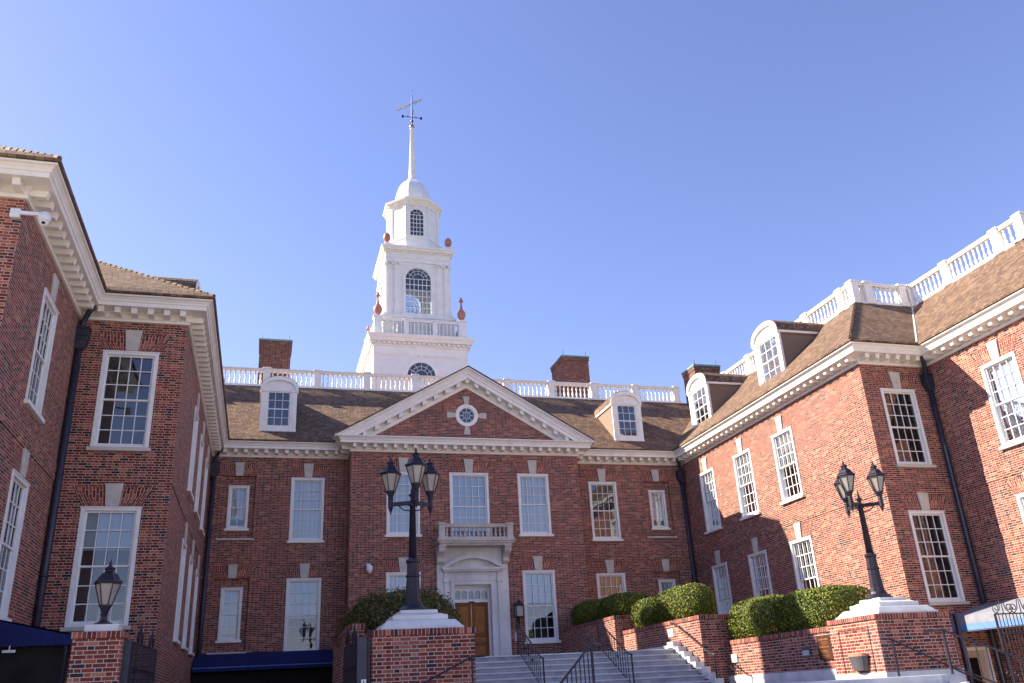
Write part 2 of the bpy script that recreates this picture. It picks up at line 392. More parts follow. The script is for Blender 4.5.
def window(pl, par, uc, z0, z1, w, cols=4, rows=6, shade=None, w_off=0.0, top_blind=None, room=True, label=None):
    """double-hung sash window in an opening of width w; everything hangs under the casing"""
    u0, u1 = uc - w / 2, uc + w / 2; o = w_off; cw = .105
    m_ = MB()
    m_.pbox(pl, u0, u0 + cw, o - .13, o + .025, z0, z1).pbox(pl, u1 - cw, u1, o - .13, o + .025, z0, z1)
    m_.pbox(pl, u0 + cw, u1 - cw, o - .13, o + .025, z1 - cw, z1).pbox(pl, u0 + cw, u1 - cw, o - .13, o + .012, z0, z0 + .06)
    m_.pbox(pl, u0 - .02, u1 + .02, o - .03, o + .045, z1 - .035, z1 + .002)
    win = m_.build('window', M_SASH, par, bevel=.006)
    if label: win['label'] = label
    s_ = MB(); s_.pbox(pl, u0 - .07, u1 + .07, o - .10, o + .11, z0 - .10, z0 - .002); s_.build('sill', M_STONE if pl.k == 'Y' and abs(pl.p) < 30 else M_WHITE, win, bevel=.01)
    a, b, c, d = u0 + cw, u1 - cw, z0 + .06, z1 - cw; mid = (c + d) / 2; hr = rows // 2; st = .05
    for (q0, q1, wd) in ((mid - .02, d, .045), (c, mid + .02, .085)):
        k = MB()
        k.pbox(pl, a, a + st, o - wd - .04, o - wd, q0, q1).pbox(pl, b - st, b, o - wd - .04, o - wd, q0, q1)
        k.pbox(pl, a + st, b - st, o - wd - .04, o - wd, q0, q0 + (.045 if wd < .06 else .075)).pbox(pl, a + st, b - st, o - wd - .04, o - wd, q1 - .045, q1)
        p0, p1, r0, r1 = a + st, b - st, q0 + .045, q1 - .045
        for i in range(1, cols):
            x = p0 + (p1 - p0) * i / cols; k.pbox(pl, x - .012, x + .012, o - wd - .032, o - wd - .004, r0, r1)
        for i in range(1, hr):
            z = r0 + (r1 - r0) * i / hr; k.pbox(pl, p0, p1, o - wd - .030, o - wd - .006, z - .012, z + .012)
        k.build('sash', M_SASH, win)
    g = MB(); g.quad(pl.V(a, o - .10, c), pl.V(b, o - .10, c), pl.V(b, o - .10, d), pl.V(a, o - .10, d)); g.build('glass', M_GLASS, win, fix=False)
    if shade is not None:
        mat, f = shade; zb = d - (d - c) * f
        k = MB(); k.pbox(pl, a, b, o - .165, o - .155, zb, d); k.build('blind', mat, win)
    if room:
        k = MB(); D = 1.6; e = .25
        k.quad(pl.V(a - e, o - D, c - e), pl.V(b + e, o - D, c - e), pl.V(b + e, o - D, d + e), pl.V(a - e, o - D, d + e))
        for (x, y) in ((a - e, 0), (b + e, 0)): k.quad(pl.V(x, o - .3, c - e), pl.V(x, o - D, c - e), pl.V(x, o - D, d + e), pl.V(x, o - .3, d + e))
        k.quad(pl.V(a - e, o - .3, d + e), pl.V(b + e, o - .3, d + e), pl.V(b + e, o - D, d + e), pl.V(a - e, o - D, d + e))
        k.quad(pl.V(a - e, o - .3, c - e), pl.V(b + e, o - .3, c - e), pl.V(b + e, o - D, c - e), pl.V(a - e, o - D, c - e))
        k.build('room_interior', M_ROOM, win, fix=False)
    return win

def arch(pl, par, uc, z1, w, zt, key=True, wo=0.0, kw=(.31, .43)):
    """flat brick arch with a stone keystone above an opening"""
    h = .50; fl = .27; n = 8; mb = MB(); uv = []
    u0, u1 = w / 2, w / 2 + fl
    for sgn in (-1, 1):
        i = len(mb.v)
        pts = [(sgn * .10, z1 + .004), (sgn * u0, z1 + .004), (sgn * u1, z1 + h), (sgn * .15, z1 + h)]
        for ww in (wo + .004, wo - .05):
            for k, (x, z) in enumerate(pts):
                mb.v.append(pl.V(uc + x, ww, z)); uv.append((sgn * (0.1 if k in (0, 3) else (u0 + u1) / 2 + .0) + 50, z - z1))
        for f in ((0, 1, 2, 3), (0, 1, 5, 4), (1, 2, 6, 5), (2, 3, 7, 6)): mb.f.append(tuple(i + q for q in f))
    mb.uv = uv; mb.build('brick_arch', M_SOLD, par)
    if key:
        a, b = kw[0] / 2, kw[1] / 2; d0 = wo - .05; d1 = wo + .055
        pts = [(-a, z1 + .006), (a, z1 + .006), (b, zt), (-b, zt)]
        P3 = [pl.V(uc + x, d0, z) for x, z in pts]; q = Vector(pl.V(0, d1, 0)) - Vector(pl.V(0, d0, 0))
        MB().prism(P3, q).build('keystone', M_STONE, par, bevel=.012)

def miter(pts, closed=False):
    """per point mitre vector for an outward (right-hand) unit offset"""
    n = len(pts); out = []
    for i in range(n):
        def nrm(a, b):
            d = Vector((b[0] - a[0], b[1] - a[1])).normalized(); return Vector((d.y, -d.x))
        n1 = nrm(pts[i - 1], pts[i]) if (i > 0 or closed) else None
        n2 = nrm(pts[i], pts[(i + 1) % n]) if (i < n - 1 or closed) else None
        if n1 is None: out.append(n2)
        elif n2 is None: out.append(n1)
        else: out.append((n1 + n2) / (1 + n1.dot(n2)))
    return out
def sweep(mb, pts, prof, mit, i0, i1):
    """extrude a closed profile (offset, z) from point i0 to i1 with mitred ends"""
    def ring(i): return [(pts[i][0] + mit[i].x * o, pts[i][1] + mit[i].y * o, z) for o, z in prof]
    a, b = ring(i0), ring(i1); k = len(mb.v); n = len(prof); mb.v += a + b
    for j in range(n): mb.f.append((k + j, k + (j + 1) % n, k + n + (j + 1) % n, k + n + j))
    mb.f.append(tuple(k + j for j in range(n))); mb.f.append(tuple(k + 2 * n - 1 - j for j in range(n)))

ZC = 9.98
CORN = [(-.05, ZC), (.055, ZC), (.055, ZC + .06), (.085, ZC + .075), (.035, ZC + .095), (.035, ZC + .20), (.10, ZC + .235), (.10, ZC + .265), (.50, ZC + .265),
        (.50, ZC + .375), (.53, ZC + .385), (.545, ZC + .43), (.60, ZC + .49), (.65, ZC + .505), (.655, ZC + .545), (-.05, ZC + .56)]
ZE = ZC + .565                             # roof starts here
def cornice(par, pts, segs, closed=False, name='cornice'):
    mit = miter(pts, closed); mb = MB(); mo = MB()
    for i in segs:
        j = (i + 1) % len(pts); sweep(mb, pts, CORN, mit, i, j)
        a, b = Vector(pts[i]), Vector(pts[j]); d = b - a; L = d.length; d.normalize(); nr = Vector((d.y, -d.x))
        conv_a = (mit[i].dot(d)) ; conv_b = (mit[j].dot(d))
        s0 = (.11 if conv_a < -.1 else .55) if abs(conv_a) > .1 else .2
        s1 = (L - .11 if conv_b > .1 else L - .55) if abs(conv_b) > .1 else L - .2
        k = max(1, round((s1 - s0) / .43))
        for q in range(k + 1):
            s_ = s0 + (s1 - s0) * q / k; c = a + d * s_
            pr = []
            for z in (ZC + .115, ZC + .262):
                r0, r1 = .03, (.41 if z > ZC + .2 else .37)
                for (e, rr) in ((-.075, r0), (.075, r0), (.075, r1), (-.075, r1)):
                    p = c + d * e + nr * rr; pr.append((p.x, p.y, z))
            mo.hexa(pr)
    c_ = mb.build(name, M_WHITE, par); mo.build('modillion', M_WHITE, c_, split=True)
    ec = MB()
    for i in segs:
        if not (pts is PLAN and 5 <= i <= 7): sweep(ec, pts, [(.58, ZC + .562), (.70, ZC + .562), (.72, ZC + .60), (.50, ZC + .82), (.45, ZC + .75)], mit, i, (i + 1) % len(pts))
    ec.build('eave_course', M_ROOF, c_, split=True)
    return c_

def roof_seg(mb, e0, e1, t1, t0):
    """thick roof slab from eaves e0-e1 up to t0-t1"""
    n = (Vector(e1) - Vector(e0)).cross(Vector(t0) - Vector(e0)).normalized()
    if n.z < 0: n = -n
    mb.hexa([Vector(p) - n * .001 for p in (e0, e1, t1, t0)] + [Vector(p) + n * .06 for p in (e0, e1, t1, t0)])

def brick_band(par, pl, u0, u1, z0=5.50, z1=5.92, w=.022):
    MB().pbox(pl, u0, u1, -.05, w, z0, z1).build('belt_course', M_BRICK, par)

BAL = None
def baluster_mesh(h, key):
    mb = MB()
    p = [(.052, 0), (.052, .07), (.030, .075), (.038, .10), (.058, .20), (.060, .27), (.046, .36), (.028, .46), (.026, .52), (.040, .60), (.048, .70), (.032, .80), (.030, .86), (.050, .90), (.050, 1.0)]
    mb.lathe((0, 0, 0), [(r, z * h) for r, z in p], 8)
    me = bpy.data.meshes.new('baluster'); me.from_pydata(mb.v, [], mb.f); me.materials.append(M_WHITE if key == 'w' else (M_STONE if key == 's' else M_TOWER))
    for q in me.polygons: q.use_smooth = len(q.vertices) == 4
    return me
def balustrade(par, A, B, z0, ts, ht=.95, spacing=.235, key='w', mat=None, posts=True, pw=.17, rail=.13, skip_ends=(False, False)):
    """rails from A to B, posts at parameters ts (metres from A), balusters between"""
    mat = mat or M_WHITE
    A, B = Vector(A), Vector(B); d = B - A; L = d.length; d.normalize(); nr = Vector((d.y, -d.x))
    def ob(mb, s0, s1, hw, za, zb):
        p = [A + d * s0 + nr * hw, A + d * s1 + nr * hw, A + d * s1 - nr * hw, A + d * s0 - nr * hw]
        mb.hexa([(q.x, q.y, za) for q in p] + [(q.x, q.y, zb) for q in p])
    r = MB(); zt = z0 + ht
    for s0, s1 in zip(ts, ts[1:]):
        ob(r, s0 + pw, s1 - pw, .10, z0, z0 + .10); ob(r, s0 + pw, s1 - pw, .11, zt - .13, zt - .045); ob(r, s0 + pw, s1 - pw, .135, zt - .045, zt)
    R = r.build('balustrade', mat, par)
    bh = ht - .13 - .10; me = baluster_mesh(bh, key)
    for s0, s1 in zip(ts, ts[1:]):
        n = max(2, round((s1 - s0 - 2 * pw) / spacing)); 
        for i in range(n):
            s_ = s0 + pw + (s1 - s0 - 2 * pw) * (i + .5) / n; c = A + d * s_
            inst(me, 'baluster', (c.x, c.y, z0 + .10), R)
    if posts:
        for i, s_ in enumerate(ts):
            if skip_ends[0] and i == 0 or skip_ends[1] and i == len(ts) - 1: continue
            k = MB(); ob(k, s_ - pw, s_ + pw, pw, z0 - .05, zt - .04); ob(k, s_ - pw - .035, s_ + pw + .035, pw + .035, zt - .045, zt + .045); ob(k, s_ - pw - .03, s_ + pw + .03, pw + .03, z0 - .05, z0 + .11)
            k.build('balustrade_post', mat, R, bevel=.012)
    return R

# ------------------------------------------------------------------ plan of the courtyard (x centred on the axis)
YP, YC, YR, YN = 36.0, 37.3, 23.35, 17.2
XP0, XP1, XW, XN = -5.21, 5.03, 10.93, 13.67
PLAN = [(-30, YN), (-XN, YN), (-XN, YR), (-XW, YR), (-XW, YC), (XP0, YC), (XP0, YP), (XP1, YP), (XP1, YC), (XW, YC), (XW, YR), (XN, YR), (XN, YN), (30, YN)]
UZ, LZ = (6.43, 9.12), (2.02, 4.90)
KZ = (9.74, 5.49)

# ------------------------------------------------------------------ ground
g = MB(); g.quad((-1500, -1500, GZ), (1500, -1500, GZ), (1500, 1500, GZ), (-1500, 1500, GZ)); struct(g.build('ground', flat_mat('dry_lawn', (.07, .085, .03), (.12, .12, .05), .95, .6, .1)))
g = MB(); g.quad((-40, -60, GZ + .004), (40, -60, GZ + .004), (40, 37.4, GZ + .004), (-40, 37.4, GZ + .004)); struct(g.build('plaza_pavement', M_PAVE))

# ------------------------------------------------------------------ central block
cen = empty('central_building', (0, 40, GZ), 'red brick central block with white pediment above a columned marble doorway and shingled roof', 'building')
plC, plP = Pl('Y', YC, -1), Pl('Y', YP, -1)
w_ = MB()
BIGC = [-6.90, 6.67]; NAR = [-9.72, 9.48]
holes = []
for u in BIGC:
    for z in (UZ, LZ): holes.append((u - .70, u + .70, z[0], z[1]))
RECS = []
for u in NAR:
    for (r0, r1) in ((6.55, 9.16), (2.12, 4.93)):
        holes.append((u - .72, u + .66, r0, r1, .12)); RECS.append((u, r0, r1))
wall_mb(w_, plC, -XW, XP0, GZ, 10.1, [h for h in holes if h[0] < 0])
wall_mb(w_, plC, XP1, XW, GZ, 10.1, [h for h in holes if h[0] > 0])
for (u, r0, r1) in RECS:
    z0, z1 = (6.96, 8.77) if r0 > 5 else (2.57, 4.59)
    wall_mb(w_, plC, u - .72, u + .66, r0, r1, [(u - .42, u + .42, z0, z1)], .25, w=-.12)
wall_mb(w_, Pl('X', XP0, -1), YP, YC, GZ, 10.1, []); wall_mb(w_, Pl('X', XP1, 1), YP, YC, GZ, 10.1, [])
PW = [(-2.98, 1.42), (-.09, 1.74), (2.84, 1.44)]
hp = [(u - w / 2, u + w / 2, UZ[0] if i != 1 else 6.2, UZ[1]) for i, (u, w) in enumerate(PW)] + [(u - w / 2, u + w / 2, LZ[0], LZ[1]) for u, w in (PW[0], PW[2])]
hp.append((-.88, .68, .9, 4.34, .75))
wall_mb(w_, plP, XP0, XP1, GZ, 10.1, hp)
# tympanum with the round window opening
cx, cz, R = -.10, 11.76, .40
TA = (cx, 13.30); TL = (cx - 4.98, 10.40); TR = (cx + 4.98, 10.40)
def tri_hit(a):
    dx, dz = math.cos(a), math.sin(a); best = 99
    for p, q in ((TA, TL), (TL, TR), (TR, TA)):
        ex, ez = q[0] - p[0], q[1] - p[1]; den = dx * ez - dz * ex
        if abs(den) < 1e-9: continue
        t = ((p[0] - cx) * ez - (p[1] - cz) * ex) / den; s2 = ((p[0] - cx) * dz - (p[1] - cz) * dx) / den
        if t > 0 and -1e-6 <= s2 <= 1 + 1e-6: best = min(best, t)
    return (cx + dx * best, cz + dz * best)
an = sorted([2 * PI * k / 48 for k in range(48)] + [math.atan2(p[1] - cz, p[0] - cx) % (2 * PI) for p in (TA, TL, TR)])
for a, b in zip(an, an[1:] + [an[0] + 2 * PI]):
    p, q = tri_hit(a), tri_hit(b)
    i0, i1 = (cx + R * math.cos(a), cz + R * math.sin(a)), (cx + R * math.cos(b), cz + R * math.sin(b))
    w_.quad(*[(x, YP, z) for x, z in (i0, p, q, i1)])
    w_.quad((i0[0], YP, i0[1]), (i1[0], YP, i1[1]), (i1[0], YP + .2, i1[1]), (i0[0], YP + .2, i0[1]))
w_.build('wall', M_BRICK, cen, fix=False)
# outer shell so no light comes through from behind
sh = MB(); sh.box(-25, 25, 49.8, 50, GZ, 14.0); sh.box(-25, 25, 41.2, 50, 14.2, 14.40); sh.build('rear_wall', M_BRICK, cen)
ll = [(2, M_CURT, 1.0), (3, M_CURT, 1.0)]
for i, u in enumerate(BIGC):
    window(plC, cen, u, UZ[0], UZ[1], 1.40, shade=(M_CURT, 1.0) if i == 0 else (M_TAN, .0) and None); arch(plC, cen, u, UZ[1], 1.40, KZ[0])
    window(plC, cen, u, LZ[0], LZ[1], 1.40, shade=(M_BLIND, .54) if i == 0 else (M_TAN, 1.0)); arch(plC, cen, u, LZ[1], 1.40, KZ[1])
for (u, r0, r1) in RECS:
    z0, z1 = (6.96, 8.77) if r0 > 5 else (2.57, 4.59)
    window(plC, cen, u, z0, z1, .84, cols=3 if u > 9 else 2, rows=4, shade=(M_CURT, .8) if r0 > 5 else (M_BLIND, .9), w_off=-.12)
    arch(plC, cen, u - .03, r1, 1.38, KZ[0] if r0 > 5 else KZ[1], kw=(.30, .38))
    MB().pbox(plC, u - .78, u + .72, -.06, .07, r0 - .085, r0 - .004).build('stone_sill', M_STONE, cen, bevel=.008)
for i, (u, w) in enumerate(PW):
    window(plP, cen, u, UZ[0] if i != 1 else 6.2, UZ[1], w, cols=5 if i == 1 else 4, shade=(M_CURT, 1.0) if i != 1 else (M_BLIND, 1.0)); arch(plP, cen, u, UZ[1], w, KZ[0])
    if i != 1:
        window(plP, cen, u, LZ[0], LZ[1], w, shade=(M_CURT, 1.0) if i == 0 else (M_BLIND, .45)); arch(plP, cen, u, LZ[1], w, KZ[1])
brick_band(cen, plC, -XW + .03, XP0, 5.50, 5.92); brick_band(cen, plC, XP1, XW - .03, 5.50, 5.92)
brick_band(cen, plP, XP0 - .02, -1.75); brick_band(cen, plP, 1.62, XP1 + .02)
cornice(cen, PLAN, [4, 5, 6, 7, 8])
# pediment raking cornice
RZ = 1.42; XE = 5.80; SL = (13.87 - (ZC + .56)) / XE
rk = MB(); rm = MB()
def ztop(x): return 13.87 - SL * abs(x - cx)
prof_r = [(o, (ZC + .545 - z) * RZ) for o, z in CORN if z > ZC + .09 or o < 0]
prof_r = [(-.05, .80), (.05, .80), (.05, .68), (.09, .62), (.09, .47), (.46, .47), (.46, .30), (.50, .28), (.52, .20), (.58, .10), (.66, .06), (.66, 0), (-.05, 0)]
for sgn in (-1, 1):
    xe = cx + sgn * XE; k = len(rk.v); n = len(prof_r)
    rk.v += [(cx, YP - o, 13.87 - h) for o, h in prof_r]
    rk.v += [(cx + sgn * (13.87 - h - ZC - .50) / SL, YP - o, ZC + .50) for o, h in prof_r]
    for j in range(n): rk.f.append((k + j, k + (j + 1) % n, k + n + (j + 1) % n, k + n + j))
    rk.f.append(tuple(k + n + j for j in range(n)))
    for q in range(9):
        x = cx + sgn * (.42 + q * .52)
        a, b = x - .085, x + .085
        rm.hexa([(a, YP - .04, ztop(a) - .64), (b, YP - .04, ztop(b) - .64), (b, YP - .37, ztop(b) - .64), (a, YP - .37, ztop(a) - .64)] +
                [(a, YP - .04, ztop(a) - .472), (b, YP - .04, ztop(b) - .472), (b, YP - .38, ztop(b) - .472), (a, YP - .38, ztop(a) - .472)])
rm.hexa([(cx - .09, YP - .04, 13.87 - .66), (cx + .09, YP - .04, 13.87 - .66), (cx + .09, YP - .38, 13.87 - .66), (cx - .09, YP - .38, 13.87 - .66)] +
        [(cx - .09, YP - .04, 13.37), (cx + .09, YP - .04, 13.37), (cx + .09, YP - .38, 13.37), (cx - .09, YP - .38, 13.37)])
ped = rk.build('pediment', M_WHITE, cen, fix=True); rm.build('modillion', M_WHITE, ped, split=True)
# round window in the pediment
ring = MB(); n = 40
for (ro, ri, y0, y1) in ((.52, .40, -.05, .05), (.42, .345, -.02, .03)):
    k = len(ring.v)
    for a in range(n):
        t = 2 * PI * a / n; c, s_ = math.cos(t), math.sin(t)
        ring.v += [(cx + ro * c, YP + y0, cz + ro * s_), (cx + ri * c, YP + y0, cz + ri * s_), (cx + ri * c, YP + y1, cz + ri * s_), (cx + ro * c, YP + y1, cz + ro * s_)]
    for a in range(n):
        b = (a + 1) % n
        for j in range(4): ring.f.append((k + a * 4 + j, k + b * 4 + j, k + b * 4 + (j + 1) % 4, k + a * 4 + (j + 1) % 4))
rw = ring.build('round_window', M_WHITE, cen)
ks = MB()
for t in range(4):
    d = Vector((math.cos(t * PI / 2), 0, math.sin(t * PI / 2))); e = Vector((-d.z, 0, d.x)); c0 = Vector((cx, YP, cz))
    ks.prism([c0 + d * .515 - e * .09 + Vector((0, .03, 0)), c0 + d * .515 + e * .09 + Vector((0, .03, 0)), c0 + d * .90 + e * .15 + Vector((0, .03, 0)), c0 + d * .90 - e * .15 + Vector((0, .03, 0))], (0, -.07, 0))
ks.build('keystone', M_STONE, rw, split=True)
k = MB(); k.v += [(cx + .35 * math.cos(2 * PI * a / n), YP + .01, cz + .35 * math.sin(2 * PI * a / n)) for a in range(n)]; k.f.append(tuple(range(n))); k.build('glass', M_GLASS, rw, fix=False)
k = MB(); k.box(cx - .42, cx + .42, YP + .19, YP + .21, cz - .42, cz + .42); k.build('room_interior', M_DARK, rw)
mu = MB()
for t in range(8): 
    a = t * PI / 4; mu.tube([(cx + .15 * math.cos(a), YP - .005, cz + .15 * math.sin(a)), (cx + .35 * math.cos(a), YP - .005, cz + .35 * math.sin(a))], .011, 4)
mu.tube([(cx + .16 * math.cos(2 * PI * a / 24), YP - .005, cz + .16 * math.sin(2 * PI * a / 24)) for a in range(25)], .011, 4)
mu.tube([(cx - .05, YP - .005, cz - .15), (cx - .05, YP - .005, cz + .15)], .009, 4); mu.tube([(cx + .05, YP - .005, cz - .15), (cx + .05, YP - .005, cz + .15)], .009, 4)
mu.build('muntins', M_SASH, rw)
# roofs
YT, ZT = 41.1, 14.52
rf = MB(); roof_seg(rf, (-12, YC - .68, ZE), (12, YC - .68, ZE), (15.2, YT, ZT), (-15.2, YT, ZT))
rf.build('roof', M_ROOF, cen)
gr = MB()
mslope = (ZT - ZE) / (YT - (YC - .68))
def yval(z): return (YC - .68) + (z - ZE) / mslope + .12
for sgn in (-1, 1):
    xe = cx + sgn * (XE + .02); za, zb = 13.88, ztop(xe) + .01
    P4 = [(cx, YP - .70, za), (xe, YP - .70, zb), (xe, yval(zb) + .3, zb), (cx, yval(za) + .3, za)]
    gr.hexa(P4 + [(p[0], p[1], p[2] + .05) for p in P4])
gr.build('pediment_roof', M_ROOF, cen)
# balustrade along the roof edge
pX = [.90 + 2.46 * i for i in range(-6, 6)]
balustrade(cen, (pX[0], YT + .16), (pX[-1], YT + .16), ZT + .08, [x - pX[0] for x in pX], ht=.93)
k = MB(); k.box(-14.5, 14.5, YT - .02, YT + .5, ZT - .35, ZT + .06); k.build('roof_curb', M_WHITE, cen)

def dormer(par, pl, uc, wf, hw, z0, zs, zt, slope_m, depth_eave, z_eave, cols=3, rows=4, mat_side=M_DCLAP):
    """dormer whose front stands at offset wf (negative: behind the wall plane); runs back to the roof slope"""
    front = MB(); u0, u1 = uc - hw, uc + hw; t = .17
    ww0, ww1 = uc - hw + .27, uc + hw - .27; wz0, wz1 = z0 + .22, zs - .05
    for (a, b, c, d) in ((u0, ww0, z0, zs), (ww1, u1, z0, zs), (ww0, ww1, z0, wz0), (ww0, ww1, wz1, zs)):
        front.pbox(pl, a, b, wf - .14, wf, c, d)
    n = 14; pts = [(u0 - .0, zs)] + [(uc + hw * math.cos(PI - PI * i / n), zs + (zt - zs - .08) * math.sin(PI * i / n) ** .85) for i in range(1, n)] + [(u1, zs)]
    v0 = Vector(pl.V(0, wf - .14, 0)); v1 = Vector(pl.V(0, wf, 0)); q = v1 - v0
    front.prism([pl.V(a, wf - .14, b) for a, b in pts], q)
    dm = front.build('dormer', M_WHITE, par, bevel=.008)
    tr = MB()
    # side pilasters, caps and the segmental hood moulding
    for s_ in (-1, 1):
        a, b = (u0 - .02, u0 + .17) if s_ < 0 else (u1 - .17, u1 + .02)
        tr.pbox(pl, a, b, wf - .02, wf + .03, z0, zs - .06); tr.pbox(pl, a - .03, b + .03, wf - .02, wf + .07, zs - .08, zs)
    tr.pbox(pl, u0 - .03, u1 + .03, wf - .02, wf + .06, z0 - .03, z0 + .05)
    hd = []
    for i in range(n + 1):
        a = PI - PI * i / n; hd.append((uc + (hw + .07) * math.cos(a), zs + (zt - zs) * max(0, math.sin(a)) ** .85))
    for (A_, B_) in zip(hd, hd[1:]):
        c1 = (uc + (A_[0] - uc) * .86, zs + (A_[1] - zs) * .70); c2 = (uc + (B_[0] - uc) * .86, zs + (B_[1] - zs) * .70)
        tr.prism([pl.V(A_[0], wf - .1, A_[1]), pl.V(B_[0], wf - .1, B_[1]), pl.V(c2[0], wf - .1, c2[1]), pl.V(c1[0], wf - .1, c1[1])], Vector(pl.V(0, wf + .09, 0)) - Vector(pl.V(0, wf - .1, 0)))
    tr.build('dormer_trim', M_WHITE, dm)
    def back(z): return -(-depth_eave + (z - z_eave) / slope_m) - .05      # offset w at which the slope reaches z
    sd = MB()
    for s_ in (-1, 1):
        u = u0 + .03 if s_ < 0 else u1 - .03
        P3 = [pl.V(u, wf - .1, z0 - .25), pl.V(u, back(zs) - .3, zs), pl.V(u, wf - .1, zs)]
        sd.prism(P3, Vector(pl.V(.04 * s_, 0, 0)) - Vector(pl.V(0, 0, 0)))
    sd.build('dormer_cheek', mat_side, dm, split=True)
    rr = MB(); bw = back(zt)
    for (A_, B_) in zip(hd, hd[1:]):
        rr.hexa([pl.V(A_[0], wf + .05, A_[1]), pl.V(B_[0], wf + .05, B_[1]), pl.V(B_[0], bw - .1, B_[1]), pl.V(A_[0], bw - .1, A_[1]),
                 pl.V(A_[0], wf + .05, A_[1] + .035), pl.V(B_[0], wf + .05, B_[1] + .035), pl.V(B_[0], bw - .1, B_[1] + .035), pl.V(A_[0], bw - .1, A_[1] + .035)])
    rr.build('dormer_roof', M_ROOF, dm)
    ev = MB()
    for s_ in (-1, 1):
        a, b = (u0 - .08, u0 + .05) if s_ < 0 else (u1 - .05, u1 + .08)
        ev.pbox(pl, a, b, back(zs) - .2, wf, zs - .10, zs - .004)
    ev.build('dormer_eave', M_WHITE, dm, split=True)
    sa = MB(); st = .045
    sa.pbox(pl, ww0, ww0 + st, wf - .10, wf - .05, wz0, wz1).pbox(pl, ww1 - st, ww1, wf - .10, wf - .05, wz0, wz1)
    for z in (wz0, (wz0 + wz1) / 2 - .03, wz1 - .05): sa.pbox(pl, ww0, ww1, wf - .10, wf - .045, z, z + .055)
    for i in range(1, cols): x = ww0 + (ww1 - ww0) * i / cols; sa.pbox(pl, x - .012, x + .012, wf - .09, wf - .06, wz0, wz1)
    for i in range(1, rows):
        if i != rows // 2: z = wz0 + (wz1 - wz0) * i / rows; sa.pbox(pl, ww0, ww1, wf - .09, wf - .06, z - .012, z + .012)
    sa.build('dormer_window', M_SASH, dm)
    k = MB(); k.quad(pl.V(ww0, wf - .085, wz0), pl.V(ww1, wf - .085, wz0), pl.V(ww1, wf - .085, wz1), pl.V(ww0, wf - .085, wz1)); k.build('glass', M_GLASS, dm, fix=False)
    k = MB(); k.pbox(pl, ww0 - .1, ww1 + .1, wf - .9, wf - .88, wz0 - .1, wz1 + .1); k.build('room_interior', M_DARK, dm)
    return dm
for u in (-8.30, 8.30):
    dormer(cen, plC, u, .04, .75, 11.17, 13.05, 13.70, mslope, .68, ZE)

# chimneys of the central block
def chimney(par, x0, x1, y0, y1, z0, z1):
    k = MB(); k.box(x0, x1, y0, y1, z0, z1 - .30); k.box(x0 - .035, x1 + .035, y0 - .035, y1 + .035, z1 - .30, z1 - .1)
    c = k.build('chimney', M_BRICKC, par); k = MB(); k.box(x0 - .07, x1 + .07, y0 - .07, y1 + .07, z1 - .098, z1); k.build('chimney_cap', M_COPPER, c)
    r_ = MB()
    for x in (x0 + .1, x1 - .1): r_.tube([(x, y0 + .1, z1 - .02), (x, y0 + .1, z1 + .35)], .012, 5)
    r_.build('lightning_rod', M_IRON, c)
chimney(cen, -9.43, -7.80, 44.5, 46.6, 13.9, 18.5); chimney(cen, 7.80, 9.43, 44.5, 46.6, 13.9, 18.5)

# ---- entrance: marble surround, segmental pediment, consoles, balcony, doors
DX0, DX1 = -.88, .68; CXD = -.08
po = MB()
po.box(-1.60, DX0, YP - .12, YP + .02, .95, 5.92); po.box(DX1, 1.46, YP - .12, YP + .02, .95, 5.92); po.box(DX0, DX1, YP - .12, YP + .02, 4.34, 5.92)
po.box(-1.66, -1.0 - .25, YP - .18, YP - .12, .95, 1.45); po.box(1.12, 1.52, YP - .18, YP - .12, .95, 1.45)
portal = po.build('door_surround', M_MARBLE, cen, bevel=.01)
tr = MB()
for (a, b) in ((DX0 - .16, DX0), (DX1, DX1 + .16)): tr.box(a, b, YP - .20, YP - .12, .95, 4.34)
tr.box(DX0 - .16, DX1 + .16, YP - .20, YP - .12, 4.34, 4.50); tr.box(DX0 - .20, DX1 + .20, YP - .23, YP - .12, 4.50, 4.55)
for (a, b) in ((-1.30, -1.13), (.97, 1.14)):
    tr.box(a, b, YP - .19, YP - .12, 1.45, 4.45); tr.box(a - .04, b + .04, YP - .24, YP - .12, 4.45, 4.60); tr.box(a, b, YP - .20, YP - .12, 4.60, 4.93)
tr.box(-1.42, 1.26, YP - .40, YP - .12, 4.93, 5.02); tr.box(-1.36, 1.20, YP - .32, YP - .12, 4.86, 4.93)
n = 20
def sg(u, k): return 5.02 + k * (1 - (u) ** 2)
for i in range(n):
    a, b = -1 + 2 * i / n, -1 + 2 * (i + 1) / n
    A_ = [(CXD + 1.34 * a, sg(a, .52) + .0), (CXD + 1.34 * b, sg(b, .52))]
    B_ = [(CXD + 1.34 * a, max(5.02, sg(a, .52) - .15)), (CXD + 1.34 * b, max(5.02, sg(b, .52) - .15))]
    tr.prism([(A_[0][0], YP - .12, A_[0][1]), (A_[1][0], YP - .12, A_[1][1]), (B_[1][0], YP - .12, B_[1][1]), (B_[0][0], YP - .12, B_[0][1])], (0, -.26, 0))
tr.build('surround_moulding', M_MARBLE, portal)
co = MB()
for (a, b) in ((-1.62, -1.34), (1.20, 1.48)):
    pr = [(0, 5.18), (-.20, 5.20), (-.30, 5.28), (-.26, 5.42), (-.36, 5.52), (-.60, 5.60), (-.66, 5.66), (-.66, 5.86), (0, 5.86)]
    co.prism([(a, YP - .10 + y, z) for y, z in pr], (b - a, 0, 0))
    co.box(a - .03, b + .03, YP - .82, YP - .1, 5.80, 5.86)
co.build('console', M_STONE, portal, bevel=.01, split=True)
